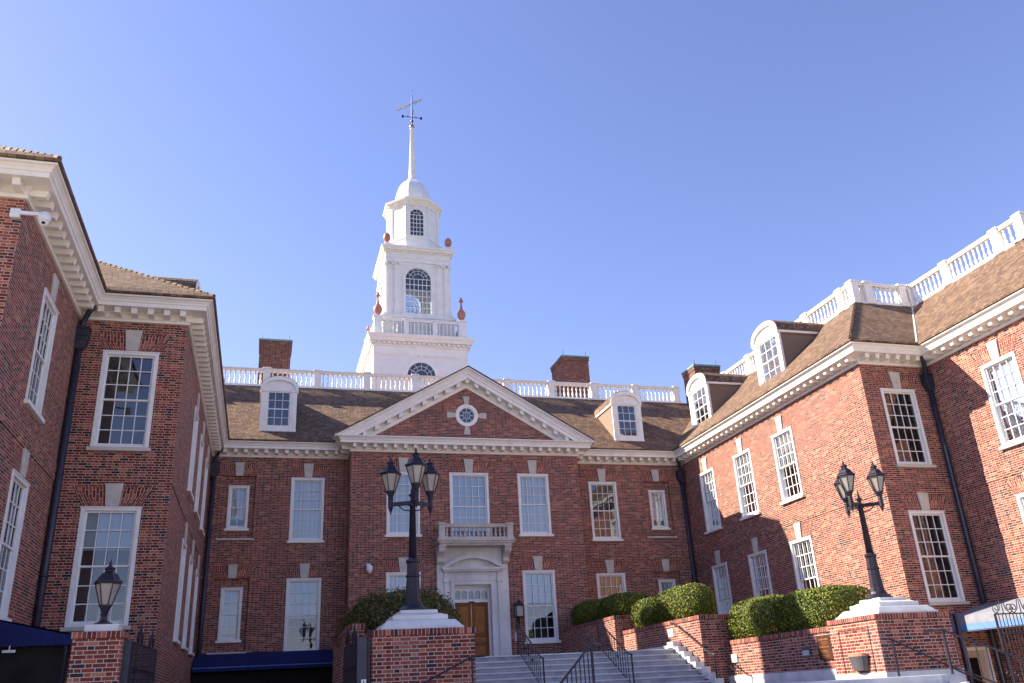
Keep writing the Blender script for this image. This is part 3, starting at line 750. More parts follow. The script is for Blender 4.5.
bl = MB(); bl.box(-1.58, 1.50, YP - .80, YP, 5.86, 5.94); bl.box(-1.64, 1.60, YP - .88, YP, 5.94, 6.02); bl.box(-1.69, 1.65, YP - .93, YP, 6.02, 6.09); bl.build('balcony_slab', M_STONE, cen, bevel=.012)
b_ = balustrade(cen, (-1.50, YP - .78), (1.42, YP - .78), 6.09, [0, 2.92], ht=.64, spacing=.195, key='s', mat=M_STONE, pw=.13)
b_ = balustrade(cen, (-1.50, YP - .02), (-1.50, YP - .78), 6.09, [0, .76], ht=.64, spacing=.195, key='s', mat=M_STONE, posts=False, pw=.13)
b_ = balustrade(cen, (1.42, YP - .78), (1.42, YP - .02), 6.09, [0, .76], ht=.64, spacing=.195, key='s', mat=M_STONE, posts=False, pw=.13)
# doors and transom
yd = YP + .30
fr = MB(); fr.box(DX0, DX0 + .07, yd - .1, yd + .05, 1.0, 4.34); fr.box(DX1 - .07, DX1, yd - .1, yd + .05, 1.0, 4.34); fr.box(DX0 + .07, DX1 - .07, yd - .1, yd + .05, 4.27, 4.34)
fr.box(DX0 + .07, DX1 - .07, yd - .12, yd + .05, 3.66, 3.76)
frm = fr.build('door_frame', M_SASH, cen, bevel=.006)
rv = MB(); rv.box(DX0 - .02, DX0 + .003, YP - .1, yd, 1.0, 4.34); rv.box(DX1 - .003, DX1 + .02, YP - .1, yd, 1.0, 4.34); rv.box(DX0, DX1, YP - .1, yd, 4.337, 4.36); rv.build('reveal', M_SASH, frm)
tl = MB(); xs = [DX0 + .07 + (DX1 - DX0 - .14) * i / 5 for i in range(6)]
for x0, x1 in zip(xs, xs[1:]):
    c = (x0 + x1) / 2; r = (x1 - x0) / 2 - .025; z0 = 3.78; zs = 4.03
    tl.box(x0, x0 + .025, yd - .02, yd + .01, z0, 4.27); tl.box(x1 - .025, x1, yd - .02, yd + .01, z0, 4.27)
    m8 = 10
    for i in range(m8):
        a, b = PI - PI * i / m8, PI - PI * (i + 1) / m8
        p = [(c + r * math.cos(a), zs + r * math.sin(a)), (c + r * math.cos(b), zs + r * math.sin(b))]
        tl.prism([(p[0][0], yd - .02, p[0][1]), (p[1][0], yd - .02, p[1][1]), (p[1][0], yd - .02, 4.27), (p[0][0], yd - .02, 4.27)], (0, .03, 0))
tl.box(DX0 + .07, DX1 - .07, yd - .02, yd + .01, 3.76, 3.80)
tl.build('transom_light', M_SASH, frm)
k = MB(); k.quad((DX0, yd + .02, 3.7), (DX1, yd + .02, 3.7), (DX1, yd + .02, 4.3), (DX0, yd + .02, 4.3)); k.build('glass', M_GLASS, frm, fix=False)
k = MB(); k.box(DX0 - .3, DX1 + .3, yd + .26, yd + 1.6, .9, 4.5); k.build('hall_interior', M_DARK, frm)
xm = (DX0 + DX1) / 2
for s_, (x0, x1) in enumerate(((DX0 + .07, xm - .008), (xm + .008, DX1 - .07))):
    k = MB(); pn = MB(); y0, y1 = yd - .05, yd
    k.box(x0, x0 + .12, y0, y1, 1.02, 3.66); k.box(x1 - .12, x1, y0, y1, 1.02, 3.66)
    for a, b in ((1.02, 1.26), (1.96, 2.10), (2.30, 2.44), (3.52, 3.66)): k.box(x0 + .12, x1 - .12, y0, y1, a, b)
    for a, b in ((1.26, 1.96), (2.10, 2.30), (2.44, 3.52)):
        pn.box(x0 + .12, x1 - .12, y0 + .028, y1 - .005, a, b); pn.box(x0 + .17, x1 - .17, y0 + .008, y0 + .03, a + .05, b - .05)
    dr = k.build('door', M_DOORD, cen, bevel=.006); pn.build('door_panel', M_DOOR, dr)
    k = MB(); x = x1 - .06 if s_ == 0 else x0 + .06; k.lathe((x, y0 - .06, 2.17), [(.012, -.02), (.03, -.01), (.03, .01), (.012, .02)], 10); k.box(x - .025, x + .025, y0 - .012, y0, 2.05, 2.30); k.build('handle', M_GOLD, dr)
    if s_ == 0:
        k = MB(); k.box(x1 - .012, x1 + .016, y0 - .012, y0 + .01, 1.02, 3.66); k.build('brass_astragal', M_GOLD, dr)
k = MB(); k.box(xm - .11, xm + .11, yd - .14, yd - .04, 3.64, 3.70); k.build('door_closer', M_IRON, frm)

# ------------------------------------------------------------------ wings
def wing(sgn):
    side = 'left' if sgn < 0 else 'right'
    par = empty('wing_building', (sgn * 18, 28, GZ),
                'left brick wing in shade with tall white windows and a security camera at its corner' if sgn < 0 else 'right brick wing lit orange by the sun with white roof balustrade and two dormers', 'building')
    w_ = MB()
    plW, plR, plN, plF = Pl('X', sgn * XW, -sgn), Pl('Y', YR, -1), Pl('X', sgn * XN, -sgn), Pl('Y', YN, -1)
    WY = [(34.95, 1.36), (31.72, 1.42), (28.56, 1.42)]
    hs = [(u - w / 2, u + w / 2, z[0], z[1]) for u, w in WY for z in (UZ, LZ)]
    wall_mb(w_, plW, YR, YC, GZ, 10.1, hs)
    ur = sgn * 12.28
    hs = [(ur - .70, ur + .70, z[0], z[1]) for z in (UZ, LZ)]
    if sgn > 0: hs.append((12.45, 13.35, GZ, .62))
    wall_mb(w_, plR, min(sgn * XW, sgn * XN), max(sgn * XW, sgn * XN), GZ, 10.1, hs)
    wall_mb(w_, plN, YN, YR, GZ, 10.1, [(20.31 - .70, 20.31 + .70, z[0], z[1]) for z in (UZ, LZ)])
    wall_mb(w_, plF, min(sgn * XN, sgn * 30), max(sgn * XN, sgn * 30), GZ, 10.1, [])
    w_.build('wall', M_BRICK, par, fix=False)
    k = MB(); k.box(sgn * 29.8, sgn * 30, YN, 50, GZ, 13.9); k.build('outer_wall', M_BRICK, par)
    for i, (u, w) in enumerate(WY):
        window(plW, par, u, UZ[0], UZ[1], w, shade=(M_CURT, 1.0) if sgn > 0 else (M_BLIND, .5)); arch(plW, par, u, UZ[1], w, KZ[0])
        window(plW, par, u, LZ[0], LZ[1], w, shade=((M_BLIND, .62), (M_BLIND, .8), None)[i] if sgn > 0 else (M_BLIND, .4)); arch(plW, par, u, LZ[1], w, KZ[1])
    for z, kz in ((UZ, KZ[0]), (LZ, KZ[1])):
        window(plR, par, ur, z[0], z[1], 1.40, shade=None if sgn > 0 or kz > 6 else (M_BLIND, .35)); arch(plR, par, ur, z[1], 1.40, kz)  # left lower blind stands in for the pale sky reflection
        window(plN, par, 20.31, z[0], z[1], 1.40, shade=None); arch(plN, par, 20.31, z[1], 1.40, kz)
    a, b = sorted((sgn * XW, sgn * XN)); brick_band(par, plR, a, b, w=.019)
    brick_band(par, plW, YR - .022, YC); brick_band(par, plN, YN - .022, YR); a, b = sorted((sgn * XN, sgn * 30)); brick_band(par, plF, a, b, w=.019)
    cornice(par, PLAN, [0, 1, 2, 3] if sgn < 0 else [9, 10, 11, 12])
    # roof
    e = .68; st, zt = (4.2, 14.0) if sgn < 0 else (2.95, 13.86)
    x = lambda v: sgn * v
    E = [(x(30), YN - e), (x(XN - e), YN - e), (x(XN - e), YR - e), (x(XW - e), YR - e), (x(XW - e), 41.5)]
    yf = st + (.48 if sgn > 0 else 0)
    T = [(x(30), YN + yf), (x(XN + st), YN + yf), (x(XN + st), YR + st), (x(XW + st), YR + st), (x(XW + st), 41.5)]
    rf = MB()
    for i in range(4):
        roof_seg(rf, (*E[i], ZE), (*E[i + 1], ZE), (*T[i + 1], zt), (*T[i], zt))
    R = rf.build('roof', M_ROOF, par, fix=True)
    for i in (1, 3):
        k = MB()
        a, b = Vector((*E[i], ZE + .07)), Vector((*T[i], zt + .07)); nseg = 26
        for j in range(nseg):
            p, q = a.lerp(b, j / nseg), a.lerp(b, (j + .96) / nseg); k.tube([p + Vector((0, 0, .01)), q], [.06, .045], 5)
        k.build('hip_cap', M_ROOF, R)
    k = MB(); i = 2; k.tube([(*E[i], ZE + .09), (*T[i], zt + .07)], .05, 5); k.build('valley_flashing', M_GREYP, R)
    dk = MB(); dk.box(x(XN + st), x(30), YN + st, 50, zt - .2, zt - .02); dk.box(x(XW + st), x(XN + st + 1), YR + st, 50, zt - .2, zt - .03); dk.build('roof_deck', M_GREYM, par)
    sm = (zt - ZE) / (st + e)
    for u in (35.42, 29.12):
        dormer(par, plW, u, -.42, .95, 11.26, 13.36, 14.04, sm, e, ZE)
    if sgn > 0:
        z0 = zt + .10; o = .12
        A = [(XW + st + o, 39.6), (XW + st + o, YR + st + o), (XN + st + o, YR + st + o), (XN + st + o, YN + st + .6), (30, YN + st + .6)]
        ts = [39.6 - v for v in (39.6, 37.1, 34.63, 32.15, 29.65, 27.17, A[1][1])]
        balustrade(par, A[0], A[1], z0, ts, ht=.93)
        balustrade(par, A[1], A[2], z0, [0, .62, A[2][0] - A[1][0] - .45, A[2][0] - A[1][0]], ht=.93, skip_ends=(True, False))
        balustrade(par, A[2], A[3], z0, [0, 2.2, 4.8, 5.9], ht=.93, skip_ends=(True, False))
        balustrade(par, A[3], A[4], z0, [0, 1.0, 3.4, 5.8], ht=.93, skip_ends=(True, False))
        k = MB()
        for p, q in zip(A, A[1:]):
            x0, x1 = sorted((p[0], q[0])); y0, y1 = sorted((p[1], q[1])); k.box(x0 - .16, x1 + .16, y0 - .16, y1 + .16, zt - .30, z0 - .003)
        k.build('roof_curb', M_WHITE, par)
        chimney(par, 13.95, 15.5, 40.1, 41.5, 13.6, 16.55)
    # downspouts with conductor heads
    for (px, py, qx, qy) in ((sgn * (XN - .11), YR - .12, sgn * (XN - .38), YR - .43), (sgn * (XW - .17), YC - .17, sgn * (XW - .40), YC - .45)):
        k = MB(); k.tube([(px, py, 9.3), (px, py, GZ + .1)], .085, 8)
        for z in (7.6, 5.7, 3.2, 1.4): k.lathe((px, py, z), [(.10, -.03), (.105, 0), (.10, .03)], 8)
        ds = k.build('downspout', M_PIPE, par, smooth=True)
        k = MB(); k.hexa([(px - .09, py - .09, 9.05), (px + .09, py - .09, 9.05), (px + .09, py + .09, 9.05), (px - .09, py + .09, 9.05), (px - .20, py - .16, 9.28), (px + .20, py - .16, 9.28), (px + .20, py + .14, 9.28), (px - .20, py + .14, 9.28)])
        k.box(px - .20, px + .20, py - .16, py + .14, 9.283, 9.62); k.box(px - .23, px + .23, py - .19, py + .14, 9.62, 9.68); k.box(px - .22, px + .22, py - .18, py + .14, 9.40, 9.44)
        k.build('conductor_head', M_PIPE, ds, bevel=.01)
        k = MB(); k.tube([(px, py, 9.6), (px, py, 9.8), (px - sgn * .06, py - .07, 9.95), ((px + qx) / 2, (py + qy) / 2, 10.08), (qx, qy, 10.22)], .075, 8); k.build('gooseneck', M_PIPE, ds, smooth=True)
    if sgn > 0:
        k = MB(); k.box(12.45, 13.35, YR + .12, YR + .18, GZ, .62); bd = k.build('basement_door', M_BEIGE, par)
        k = MB(); k.box(12.40, 12.50, YR - .02, YR + .12, GZ, .66); k.box(13.30, 13.40, YR - .02, YR + .12, GZ, .66); k.box(12.50, 13.30, YR - .02, YR + .12, .56, .66); k.build('door_frame', M_SASH, bd)
        k = MB(); k.box(12.66, 13.0, YR + .10, YR + .118, -.5, .35); k.build('door_pane', M_BLACKG, bd)
    return par
wingL = wing(-1); wingR = wing(1)

# ------------------------------------------------------------------ bell tower
YT0 = 51.2
tw = empty('bell_tower', (0, YT0, 13.9), 'white three stage wooden bell tower with arched windows and a slim spire above the roof', 'tower')
def sq(h): return [(-h, YT0 - h), (h, YT0 - h), (h, YT0 + h), (-h, YT0 + h)]
def sq_sweep(poly, prof, name, mat, par):
    mit = miter(poly, True); mb = MB(); n = len(poly)
    for i in range(n): sweep(mb, poly, prof, mit, i, (i + 1) % n)
    return mb.build(name, mat, par)
h1 = 2.88
k = MB(); k.box(-h1, h1, YT0 - h1, YT0 + h1, 13.0, 19.9); st1 = k.build('base_stage', M_CLAP, tw)
k = MB()
for sx in (-1, 1):
    for sy in (-1, 1): k.box(sx * (h1 - .36), sx * (h1 + .03), YT0 + sy * (h1 - .36), YT0 + sy * (h1 + .03), 13.0, 19.5)
k.build('corner_board', M_TOWER, st1, split=True)
prof1 = [(-.1, 19.45), (.05, 19.45), (.05, 19.52), (.08, 19.54), (.04, 19.56), (.04, 20.02), (.12, 20.06), (.12, 20.14), (.10, 20.16), (.10, 20.30), (.30, 20.33), (.34, 20.50), (.40, 20.56), (.455, 20.74), (-.1, 20.80)]
sq_sweep(sq(h1), prof1, 'base_cornice', M_TOWER, tw)
def dentils(par, h, o0, o1, z0, z1, step, w):
    k = MB(); n = int(2 * (h + o0) / step)
    for i in range(n + 1):
        u = -(h + o0) + 2 * (h + o0) * i / n
        k.box(u - w / 2, u + w / 2, YT0 - h - o1, YT0 - h - .02, z0, z1); k.box(u - w / 2, u + w / 2, YT0 + h + .02, YT0 + h + o1, z0, z1)
        k.box(-h - o1, -h - .02, YT0 + u - w / 2, YT0 + u + w / 2, z0, z1); k.box(h + .02, h + o1, YT0 + u - w / 2, YT0 + u + w / 2, z0, z1)
    struct(k.build('dentils', M_TOWER, par), 'stuff')
dentils(tw, h1, .05, .24, 20.17, 20.30, .30, .16)
def arched_window(par, plx, uc, z0, zs, r, cols, rows, halfround=False, trim=.16, key=True, dark=True):
    """arched opening built proud of the wall: casing, muntins, glass and dark interior"""
    n = 20; k = MB()
    def arc(rr, a): return (uc + rr * math.cos(a), zs + rr * math.sin(a))
    for i in range(n):
        a, b = PI * i / n, PI * (i + 1) / n
        k.prism([plx.V(*(lambda p: (p[0], 0.0, p[1]))(arc(r, a))), plx.V(*(lambda p: (p[0], 0.0, p[1]))(arc(r, b))), plx.V(*(lambda p: (p[0], 0.0, p[1]))(arc(r + trim, b))), plx.V(*(lambda p: (p[0], 0.0, p[1]))(arc(r + trim, a)))], Vector(plx.V(0, .07, 0)) - Vector(plx.V(0, 0, 0)))
    if zs > z0:
        k.pbox(plx, uc - r - trim, uc - r, 0, .07, z0, zs); k.pbox(plx, uc + r, uc + r + trim, 0, .07, z0, zs)
    k.pbox(plx, uc - r - trim - .03, uc + r + trim + .03, 0, .11, z0 - .10, z0 - .002)
    if key: k.pbox(plx, uc - .10, uc + .10, 0, .10, zs + r - .02, zs + r + trim + .16)
    w = k.build('arched_window', M_TOWER, par)
    gl = MB(); pts = [arc(r, PI * i / n) for i in range(n + 1)] + ([(uc - r, z0), (uc + r, z0)] if zs > z0 else [])
    gl.v += [plx.V(p[0], .010, p[1]) for p in pts]; gl.f.append(tuple(range(len(pts)))); gl.build('glass', M_GLASS, w, fix=False)
    gl = MB()
    if dark: gl.v += [plx.V(p[0], .004, p[1]) for p in pts]; gl.f.append(tuple(range(len(pts)))); (gl.build('dark_belfry', M_DARK, w, fix=False) if dark else None)
    mu = MB()
    if zs > z0:
        for i in range(1, cols): x = uc - r + 2 * r * i / cols; mu.pbox(plx, x - .017, x + .017, .012, .045, z0, zs)
        for i in range(0, rows + 1): z = z0 + (zs - z0) * i / rows; mu.pbox(plx, uc - r, uc + r, .012, .043, z - .017, z + .017)
    m6 = 6 if r > .6 else 4
    for i in range(1, m6):
        a = PI * i / m6; p, q = arc(r * .45, a), arc(r, a); mu.tube([plx.V(p[0], .03, p[1]), plx.V(q[0], .03, q[1])], .014, 4)
    for rr in ((.45, .72) if r > .6 else (.45,)):
        mu.tube([plx.V(arc(r * rr, PI * i / 12)[0], .03, arc(r * rr, PI * i / 12)[1]) for i in range(13)], .014, 4)
    mu.build('muntins', M_TOWER, w); return w
def planes(h): return (Pl('Y', YT0 - h, -1), Pl('X', -h, -1), Pl('X', h, 1))
for i, p_ in enumerate(planes(h1)): arched_window(tw, p_, 0 if i == 0 else YT0, 18.12, 18.20, .86, 6, 1, trim=.30)
# roof-level deck, posts, balustrade
k = MB(); k.box(-3.0, 3.0, YT0 - 3.0, YT0 + 3.0, 20.78, 20.86); k.box(-2.3, 2.3, YT0 - 2.3, YT0 + 2.3, 20.8, 22.40); k.build('stage_plinth', M_TOWER, tw)
k = MB(); k.box(-2.38, 2.38, YT0 - 2.38, YT0 + 2.38, 22.30, 22.42); k.box(-2.25, 2.25, YT0 - 2.25, YT0 + 2.25, 22.42, 22.62); k.build('stage_moulding', M_TOWER, tw)
hb = 2.72
for i, (a, b) in enumerate((((-hb, YT0 - hb), (hb, YT0 - hb)), ((-hb, YT0 + hb), (-hb, YT0 - hb)), ((hb, YT0 - hb), (hb, YT0 + hb)))):
    L = 2 * hb; balustrade(tw, a, b, 20.88, [0, L / 3, 2 * L / 3, L], ht=1.06, spacing=.245, key='t', mat=M_TOWER, posts=True, pw=.155, skip_ends=(True, True))
URN_TALL = [(.05, 0), (.16, .03), (.10, .09), (.12, .12), (.23, .30), (.275, .46), (.25, .62), (.14, .78), (.08, .88), (.10, .93), (.07, .98), (.055, 1.30), (.075, 1.36), (.15, 1.40), (.15, 1.44), (.07, 1.48), (.10, 1.53), (.06, 1.62), (.015, 1.72)]
URN_SHORT = [(.05, 0), (.17, .04), (.09, .10), (.10, .14), (.20, .26), (.24, .44), (.235, .60), (.17, .70), (.20, .74), (.14, .80), (.07, .88), (.02, .98)]
for sx in (-1, 1):
    for sy in (-1, 1):
        k = MB(); x, y = sx * 2.66, YT0 + sy * 2.66; k.box(x - .24, x + .24, y - .24, y + .24, 20.80, 21.98); k.box(x - .29, x + .29, y - .29, y + .29, 21.98, 22.10); k.box(x - .28, x + .28, y - .28, y + .28, 20.80, 20.98)
        k.build('corner_post', M_TOWER, tw, bevel=.01)
        MB().lathe((x, y, 22.10), URN_TALL, 14).build('urn_finial', M_TERRA, tw, smooth=True)
# second stage
h2 = 2.05
def arched_wall(mb, pl, c, hw, z0, z1, r, w0, zs, th=.14):
    n = 16; a, b = c - hw, c + hw
    for w in (0.0, -th):
        mb.quad(pl.V(a, w, z0), pl.V(b, w, z0), pl.V(b, w, w0), pl.V(a, w, w0))
        for (p, q) in ((a, c - r), (c + r, b)): mb.quad(pl.V(p, w, w0), pl.V(q, w, w0), pl.V(q, w, z1), pl.V(p, w, z1))
        for i in range(n):
            t0, t1 = PI * i / n, PI * (i + 1) / n; x0, x1 = c + r * math.cos(t0), c + r * math.cos(t1)
            mb.quad(pl.V(x0, w, zs + r * math.sin(t0)), pl.V(x1, w, zs + r * math.sin(t1)), pl.V(x1, w, z1), pl.V(x0, w, z1))
    pts = [(c + r, w0), (c + r, zs)] + [(c + r * math.cos(PI * i / n), zs + r * math.sin(PI * i / n)) for i in range(1, n + 1)] + [(c - r, w0)]
    for p, q in zip(pts, pts[1:] + pts[:1]): mb.quad(pl.V(p[0], 0, p[1]), pl.V(q[0], 0, q[1]), pl.V(q[0], -th, q[1]), pl.V(p[0], -th, p[1]))
k = MB()
for i, p_ in enumerate((Pl('Y', YT0 - h2, -1), Pl('Y', YT0 + h2, 1), Pl('X', -h2, -1), Pl('X', h2, 1))):
    arched_wall(k, p_, 0 if i < 2 else YT0, h2, 22.4, 26.6, .82, 22.72, 25.18)
k.build('belfry_stage', M_TOWER, tw, fix=False)
k = MB(); k.box(-h2 + .15, h2 - .15, YT0 - h2 + .15, YT0 + h2 - .15, 26.42, 26.5); k.box(-h2 + .15, h2 - .15, YT0 - h2 + .15, YT0 + h2 - .15, 22.45, 22.5); k.build('belfry_ceiling', M_DARK, tw)
k = MB(); cp = MB()
for s4, p_ in enumerate(planes(h2) + (Pl('Y', YT0 + h2, 1),)):
    c0 = 0 if s4 in (0, 3) else YT0
    for s_ in (-1, 1):
        for (a, b) in ((1.22, 1.55), (1.70, 2.03)):
            u0, u1 = sorted((c0 + s_ * a, c0 + s_ * b)); k.pbox(p_, u0, u1, 0, .075, 22.85, 26.05); k.pbox(p_, u0 - .04, u1 + .04, 0, .11, 22.62, 22.85)
            cp.pbox(p_, u0 - .05, u1 + .05, 0, .13, 26.28, 26.36); cp.pbox(p_, u0 - .01, u1 + .01, 0, .10, 26.05, 26.10)
            for q in (u0 - .01, u1 + .01):
                aa, bb = p_.P(q, .10); cp.tube([p_.V(q, .02, 26.19), p_.V(q, .14, 26.19)], .085, 10)
k.build('pilaster', M_TOWER, tw, split=True); cp.build('capital', M_TOWER, tw)
prof2 = [(-.1, 26.36), (.08, 26.36), (.08, 26.58), (.11, 26.60), (.11, 26.64), (.07, 26.66), (.07, 26.96), (.14, 27.02), (.14, 27.12), (.26, 27.14), (.28, 27.24), (.34, 27.30), (.375, 27.40), (-.1, 27.46)]
sq_sweep(sq(h2), prof2, 'belfry_cornice', M_TOWER, tw); dentils(tw, h2, .05, .22, 27.03, 27.12, .25, .13)
k = MB(); k.box(-2.3, 2.3, YT0 - 2.3, YT0 + 2.3, 27.44, 27.50); k.build('upper_deck', M_TOWER, tw)
for i, p_ in enumerate(planes(h2) + (Pl('Y', YT0 + h2, 1),)): arched_window(tw, p_, 0 if i in (0, 3) else YT0, 22.72, 25.18, .82, 6, 6, trim=.17, dark=False)
for sx in (-1, 1):
    for sy in (-1, 1):
        x, y = sx * 2.04, YT0 + sy * 2.04; k = MB(); k.box(x - .17, x + .17, y - .17, y + .17, 27.48, 27.68); k.build('urn_base', M_TOWER, tw)
        MB().lathe((x, y, 27.68), [(r, z * .84) for r, z in URN_SHORT], 14).build('urn_finial', M_TERRA, tw, smooth=True)
# octagonal lantern stage
def octa(ap): R_ = ap / math.cos(PI / 8); return [(R_ * math.cos(-PI / 2 - PI / 8 + PI / 4 * i), YT0 + R_ * math.sin(-PI / 2 - PI / 8 + PI / 4 * i)) for i in range(8)]
def octp(ap, z0, z1): P_ = octa(ap); return ([(x, y, z0) for x, y in P_], (0, 0, z1 - z0))
ap = 1.67
k = MB(); k.prism(*octp(ap, 27.4, 31.2)); k.prism(*octp(ap + .14, 27.4, 28.35)); k.prism(*octp(ap + .20, 28.35, 28.47)); k.build('lantern_stage', M_TOWER, tw)
k = MB()
for i in range(8):
    x, y = octa(ap)[i]; x2, y2 = octa(ap)[(i + 1) % 8]; a, b = Vector((x, y)), Vector((x2, y2)); d = (b - a).normalized(); n_ = Vector((d.y, -d.x)); L = (b - a).length
    for s0 in (0.02, L - .24):
        p = [a + d * s0 - n_ * .02, a + d * (s0 + .22) - n_ * .02, a + d * (s0 + .22) + n_ * .05, a + d * s0 + n_ * .05]
        k.hexa([(q.x, q.y, 28.47) for q in p] + [(q.x, q.y, 31.0) for q in p])
k.build('lantern_pilaster', M_TOWER, tw, split=True)
prof3 = [(-.1, 30.95), (.07, 30.95), (.07, 31.10), (.16, 31.16), (.16, 31.26), (.26, 31.32), (.30, 31.46), (-.1, 31.52)]
sq_sweep(octa(ap), prof3, 'lantern_cornice', M_WHITE, tw)
arched_window(tw, Pl('Y', YT0 - ap, -1), 0, 28.62, 30.22, .44, 4, 5, trim=.15, key=True)
arched_window(tw, Pl('X', -ap, -1), YT0, 28.62, 30.22, .44, 4, 5, trim=.15); arched_window(tw, Pl('X', ap, 1), YT0, 28.62, 30.22, .44, 4, 5, trim=.15)
# bell-shaped octagonal dome
dm = MB(); pr = [(1.45, 31.45), (1.36, 31.60), (1.22, 31.80), (1.16, 32.05), (1.17, 32.35), (1.13, 32.70), (1.02, 33.05), (.84, 33.42), (.60, 33.72), (.40, 33.90), (.31, 33.98), (.29, 34.06)]
for (r0, z0), (r1, z1) in zip(pr, pr[1:]):
    A_, B_ = octa(r0), octa(r1); i0 = len(dm.v); dm.v += [(x, y, z0) for x, y in A_] + [(x, y, z1) for x, y in B_]
    for i in range(8): dm.f.append((i0 + i, i0 + (i + 1) % 8, i0 + 8 + (i + 1) % 8, i0 + 8 + i))
dm.build('dome', M_LEADW, tw)
sp = MB(); sp.lathe((0, YT0, 34.0), [(.34, 0), (.34, .08), (.27, .14), (.245, .5), (.12, 4.4), (.16, 4.42), (.16, 4.48)], 12); sp.build('spire', M_TOWER, tw, smooth=True)
v = MB(); v.lathe((0, YT0, 38.5), [(.03, -.04), (.13, .0), (.18, .10), (.18, .18), (.12, .28), (.04, .34)], 12)
wv = v.build('gilt_ball', M_GOLD, tw, smooth=True)
v = MB(); v.tube([(0, YT0, 38.7), (0, YT0, 41.2), (0, YT0, 41.9)], [.055, .045, .015], 6); v.lathe((0, YT0, 41.9), [(.01, 0), (.045, .04), (.045, .08), (.01, .12)], 8)
v.lathe((0, YT0, 39.15), [(.03, -.12), (.10, -.04), (.10, .04), (.03, .12)], 8); v.build('vane_mast', M_IRON, wv)
v = MB()
for a in range(4):
    d = Vector((math.cos(a * PI / 2), math.sin(a * PI / 2), 0)); c = Vector((0, YT0, 39.5)); v.tube([c, c + d * .62], .022, 5)
    e = d.cross(Vector((0, 0, 1))); t = c + d * .68
    v.prism([t - d * .07 + Vector((0, 0, -.12)), t + d * .07 + Vector((0, 0, -.12)), t + d * .07 + Vector((0, 0, .12)), t - d * .07 + Vector((0, 0, .12))], e * .03)
    v.tube([c + d * .2 + Vector((0, 0, .0)), c + d * .3 + Vector((0, 0, .10)), c + d * .4], .02, 5)
v.build('compass_arms', M_IRON, wv)
v = MB(); dv = (Vector((.49, 50.58, 0)) - Vector((-1.05, 52.14, 0))).normalized(); c = Vector((0, YT0, 40.72)); zz = Vector((0, 0, 1)); e = dv.cross(zz) * .03
v.tube([c - dv * 1.25, c + dv * .75], .035, 5)
v.prism([c - dv * 1.45, c - dv * 1.15 + zz * .13, c - dv * 1.05, c - dv * 1.15 - zz * .13], e)
v.prism([c - dv * .95, c - dv * .62 + zz * .22, c - dv * .50 + zz * .06, c - dv * .15, c - dv * .50 - zz * .06, c - dv * .62 - zz * .22], e)
v.prism([c + dv * .45, c + dv * .72 + zz * .14, c + dv * .95 + zz * .03, c + dv * .72 - zz * .10], e)
v.tube([c + dv * .30 + Vector((0, 0, .17 * math.sin(t))) + dv * .14 * math.cos(t) for t in [i * PI / 6 for i in range(13)]], .018, 5)
v.build('wind_vane', M_VANE, wv)
tw.location.x += .02

# ------------------------------------------------------------------ stairs, terrace and landing
ZL, ZTR = -.05, 1.06
stp = empty('stone_staircase', (0, 24.5, ZL), 'broad flight of worn white marble steps rising to the front door', 'staircase')
k = MB(); nst = 7; rise = (ZTR - ZL) / nst; run = 2.37 / nst
for i in range(nst):
    y0 = 23.03 + run * i; z0 = ZL + rise * i
    k.box(-3.58, 3.58, y0 + .055, 25.45 if i < nst - 1 else 26.0, z0, z0 + rise - .045); 
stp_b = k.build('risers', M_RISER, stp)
k = MB()
for i in range(nst):
    y0 = 23.03 + run * i; z0 = ZL + rise * (i + 1); k.box(-3.58, 3.58, y0, y0 + run + .03 if i < nst - 1 else 26.0, z0 - .045, z0 - .0005 * i)
k.build('treads', M_STEP, stp, bevel=.01)
k = MB()
for s_ in (-1, 1):
    k = MB(); a, b = s_ * 3.58, s_ * 3.86
    for i in range(nst + 1):
        y0 = 22.83 + run * i; k.box(a, b, y0, 25.6, GZ if i == 0 else ZL + rise * i - .02, ZL + rise * (i + 1) - .02 + .06)
    k.box(a, b, 25.6, 29.9, 1.0, ZTR + .11)
    k.build('stringer', M_STEP, stp, bevel=.006)
k = MB(); k.box(-3.9, 3.9, 25.9, YP, .2, ZTR - .004); struct(k.build('terrace_pavement', M_STEP))
def ring_poly(o):
    x0, x1, yf, yc = 4.45, 3.25, 13.75, 14.95
    t = .4142 * o
    return [(-x0 - o, 23.2), (-x0 - o, yc - t), (-x1 - t, yf - o), (x1 + t, yf - o), (x0 + o, yc - t), (x0 + o, 23.2)]
k = MB(); k.prism([(x, y, ZL - .15) for x, y in ring_poly(0)], (0, 0, .15)); landing = k.build('landing_pavement', M_STEP); struct(landing)
low = MB(); nl = 10; r2 = (ZL - GZ) / nl
for i in range(1, nl):
    z1 = ZL - r2 * i; P_ = ring_poly(.33 * i); P_[0] = (P_[0][0], 16.6); P_[-1] = (P_[-1][0], 16.6)
    low.prism([(x, y, z1 - r2) for x, y in P_], (0, 0, r2 - .0006 * i))
tag(low.build('lower_steps', M_STEP, None), 'lower flight of pale steps fanning out below the landing between the two lamp piers', 'steps')

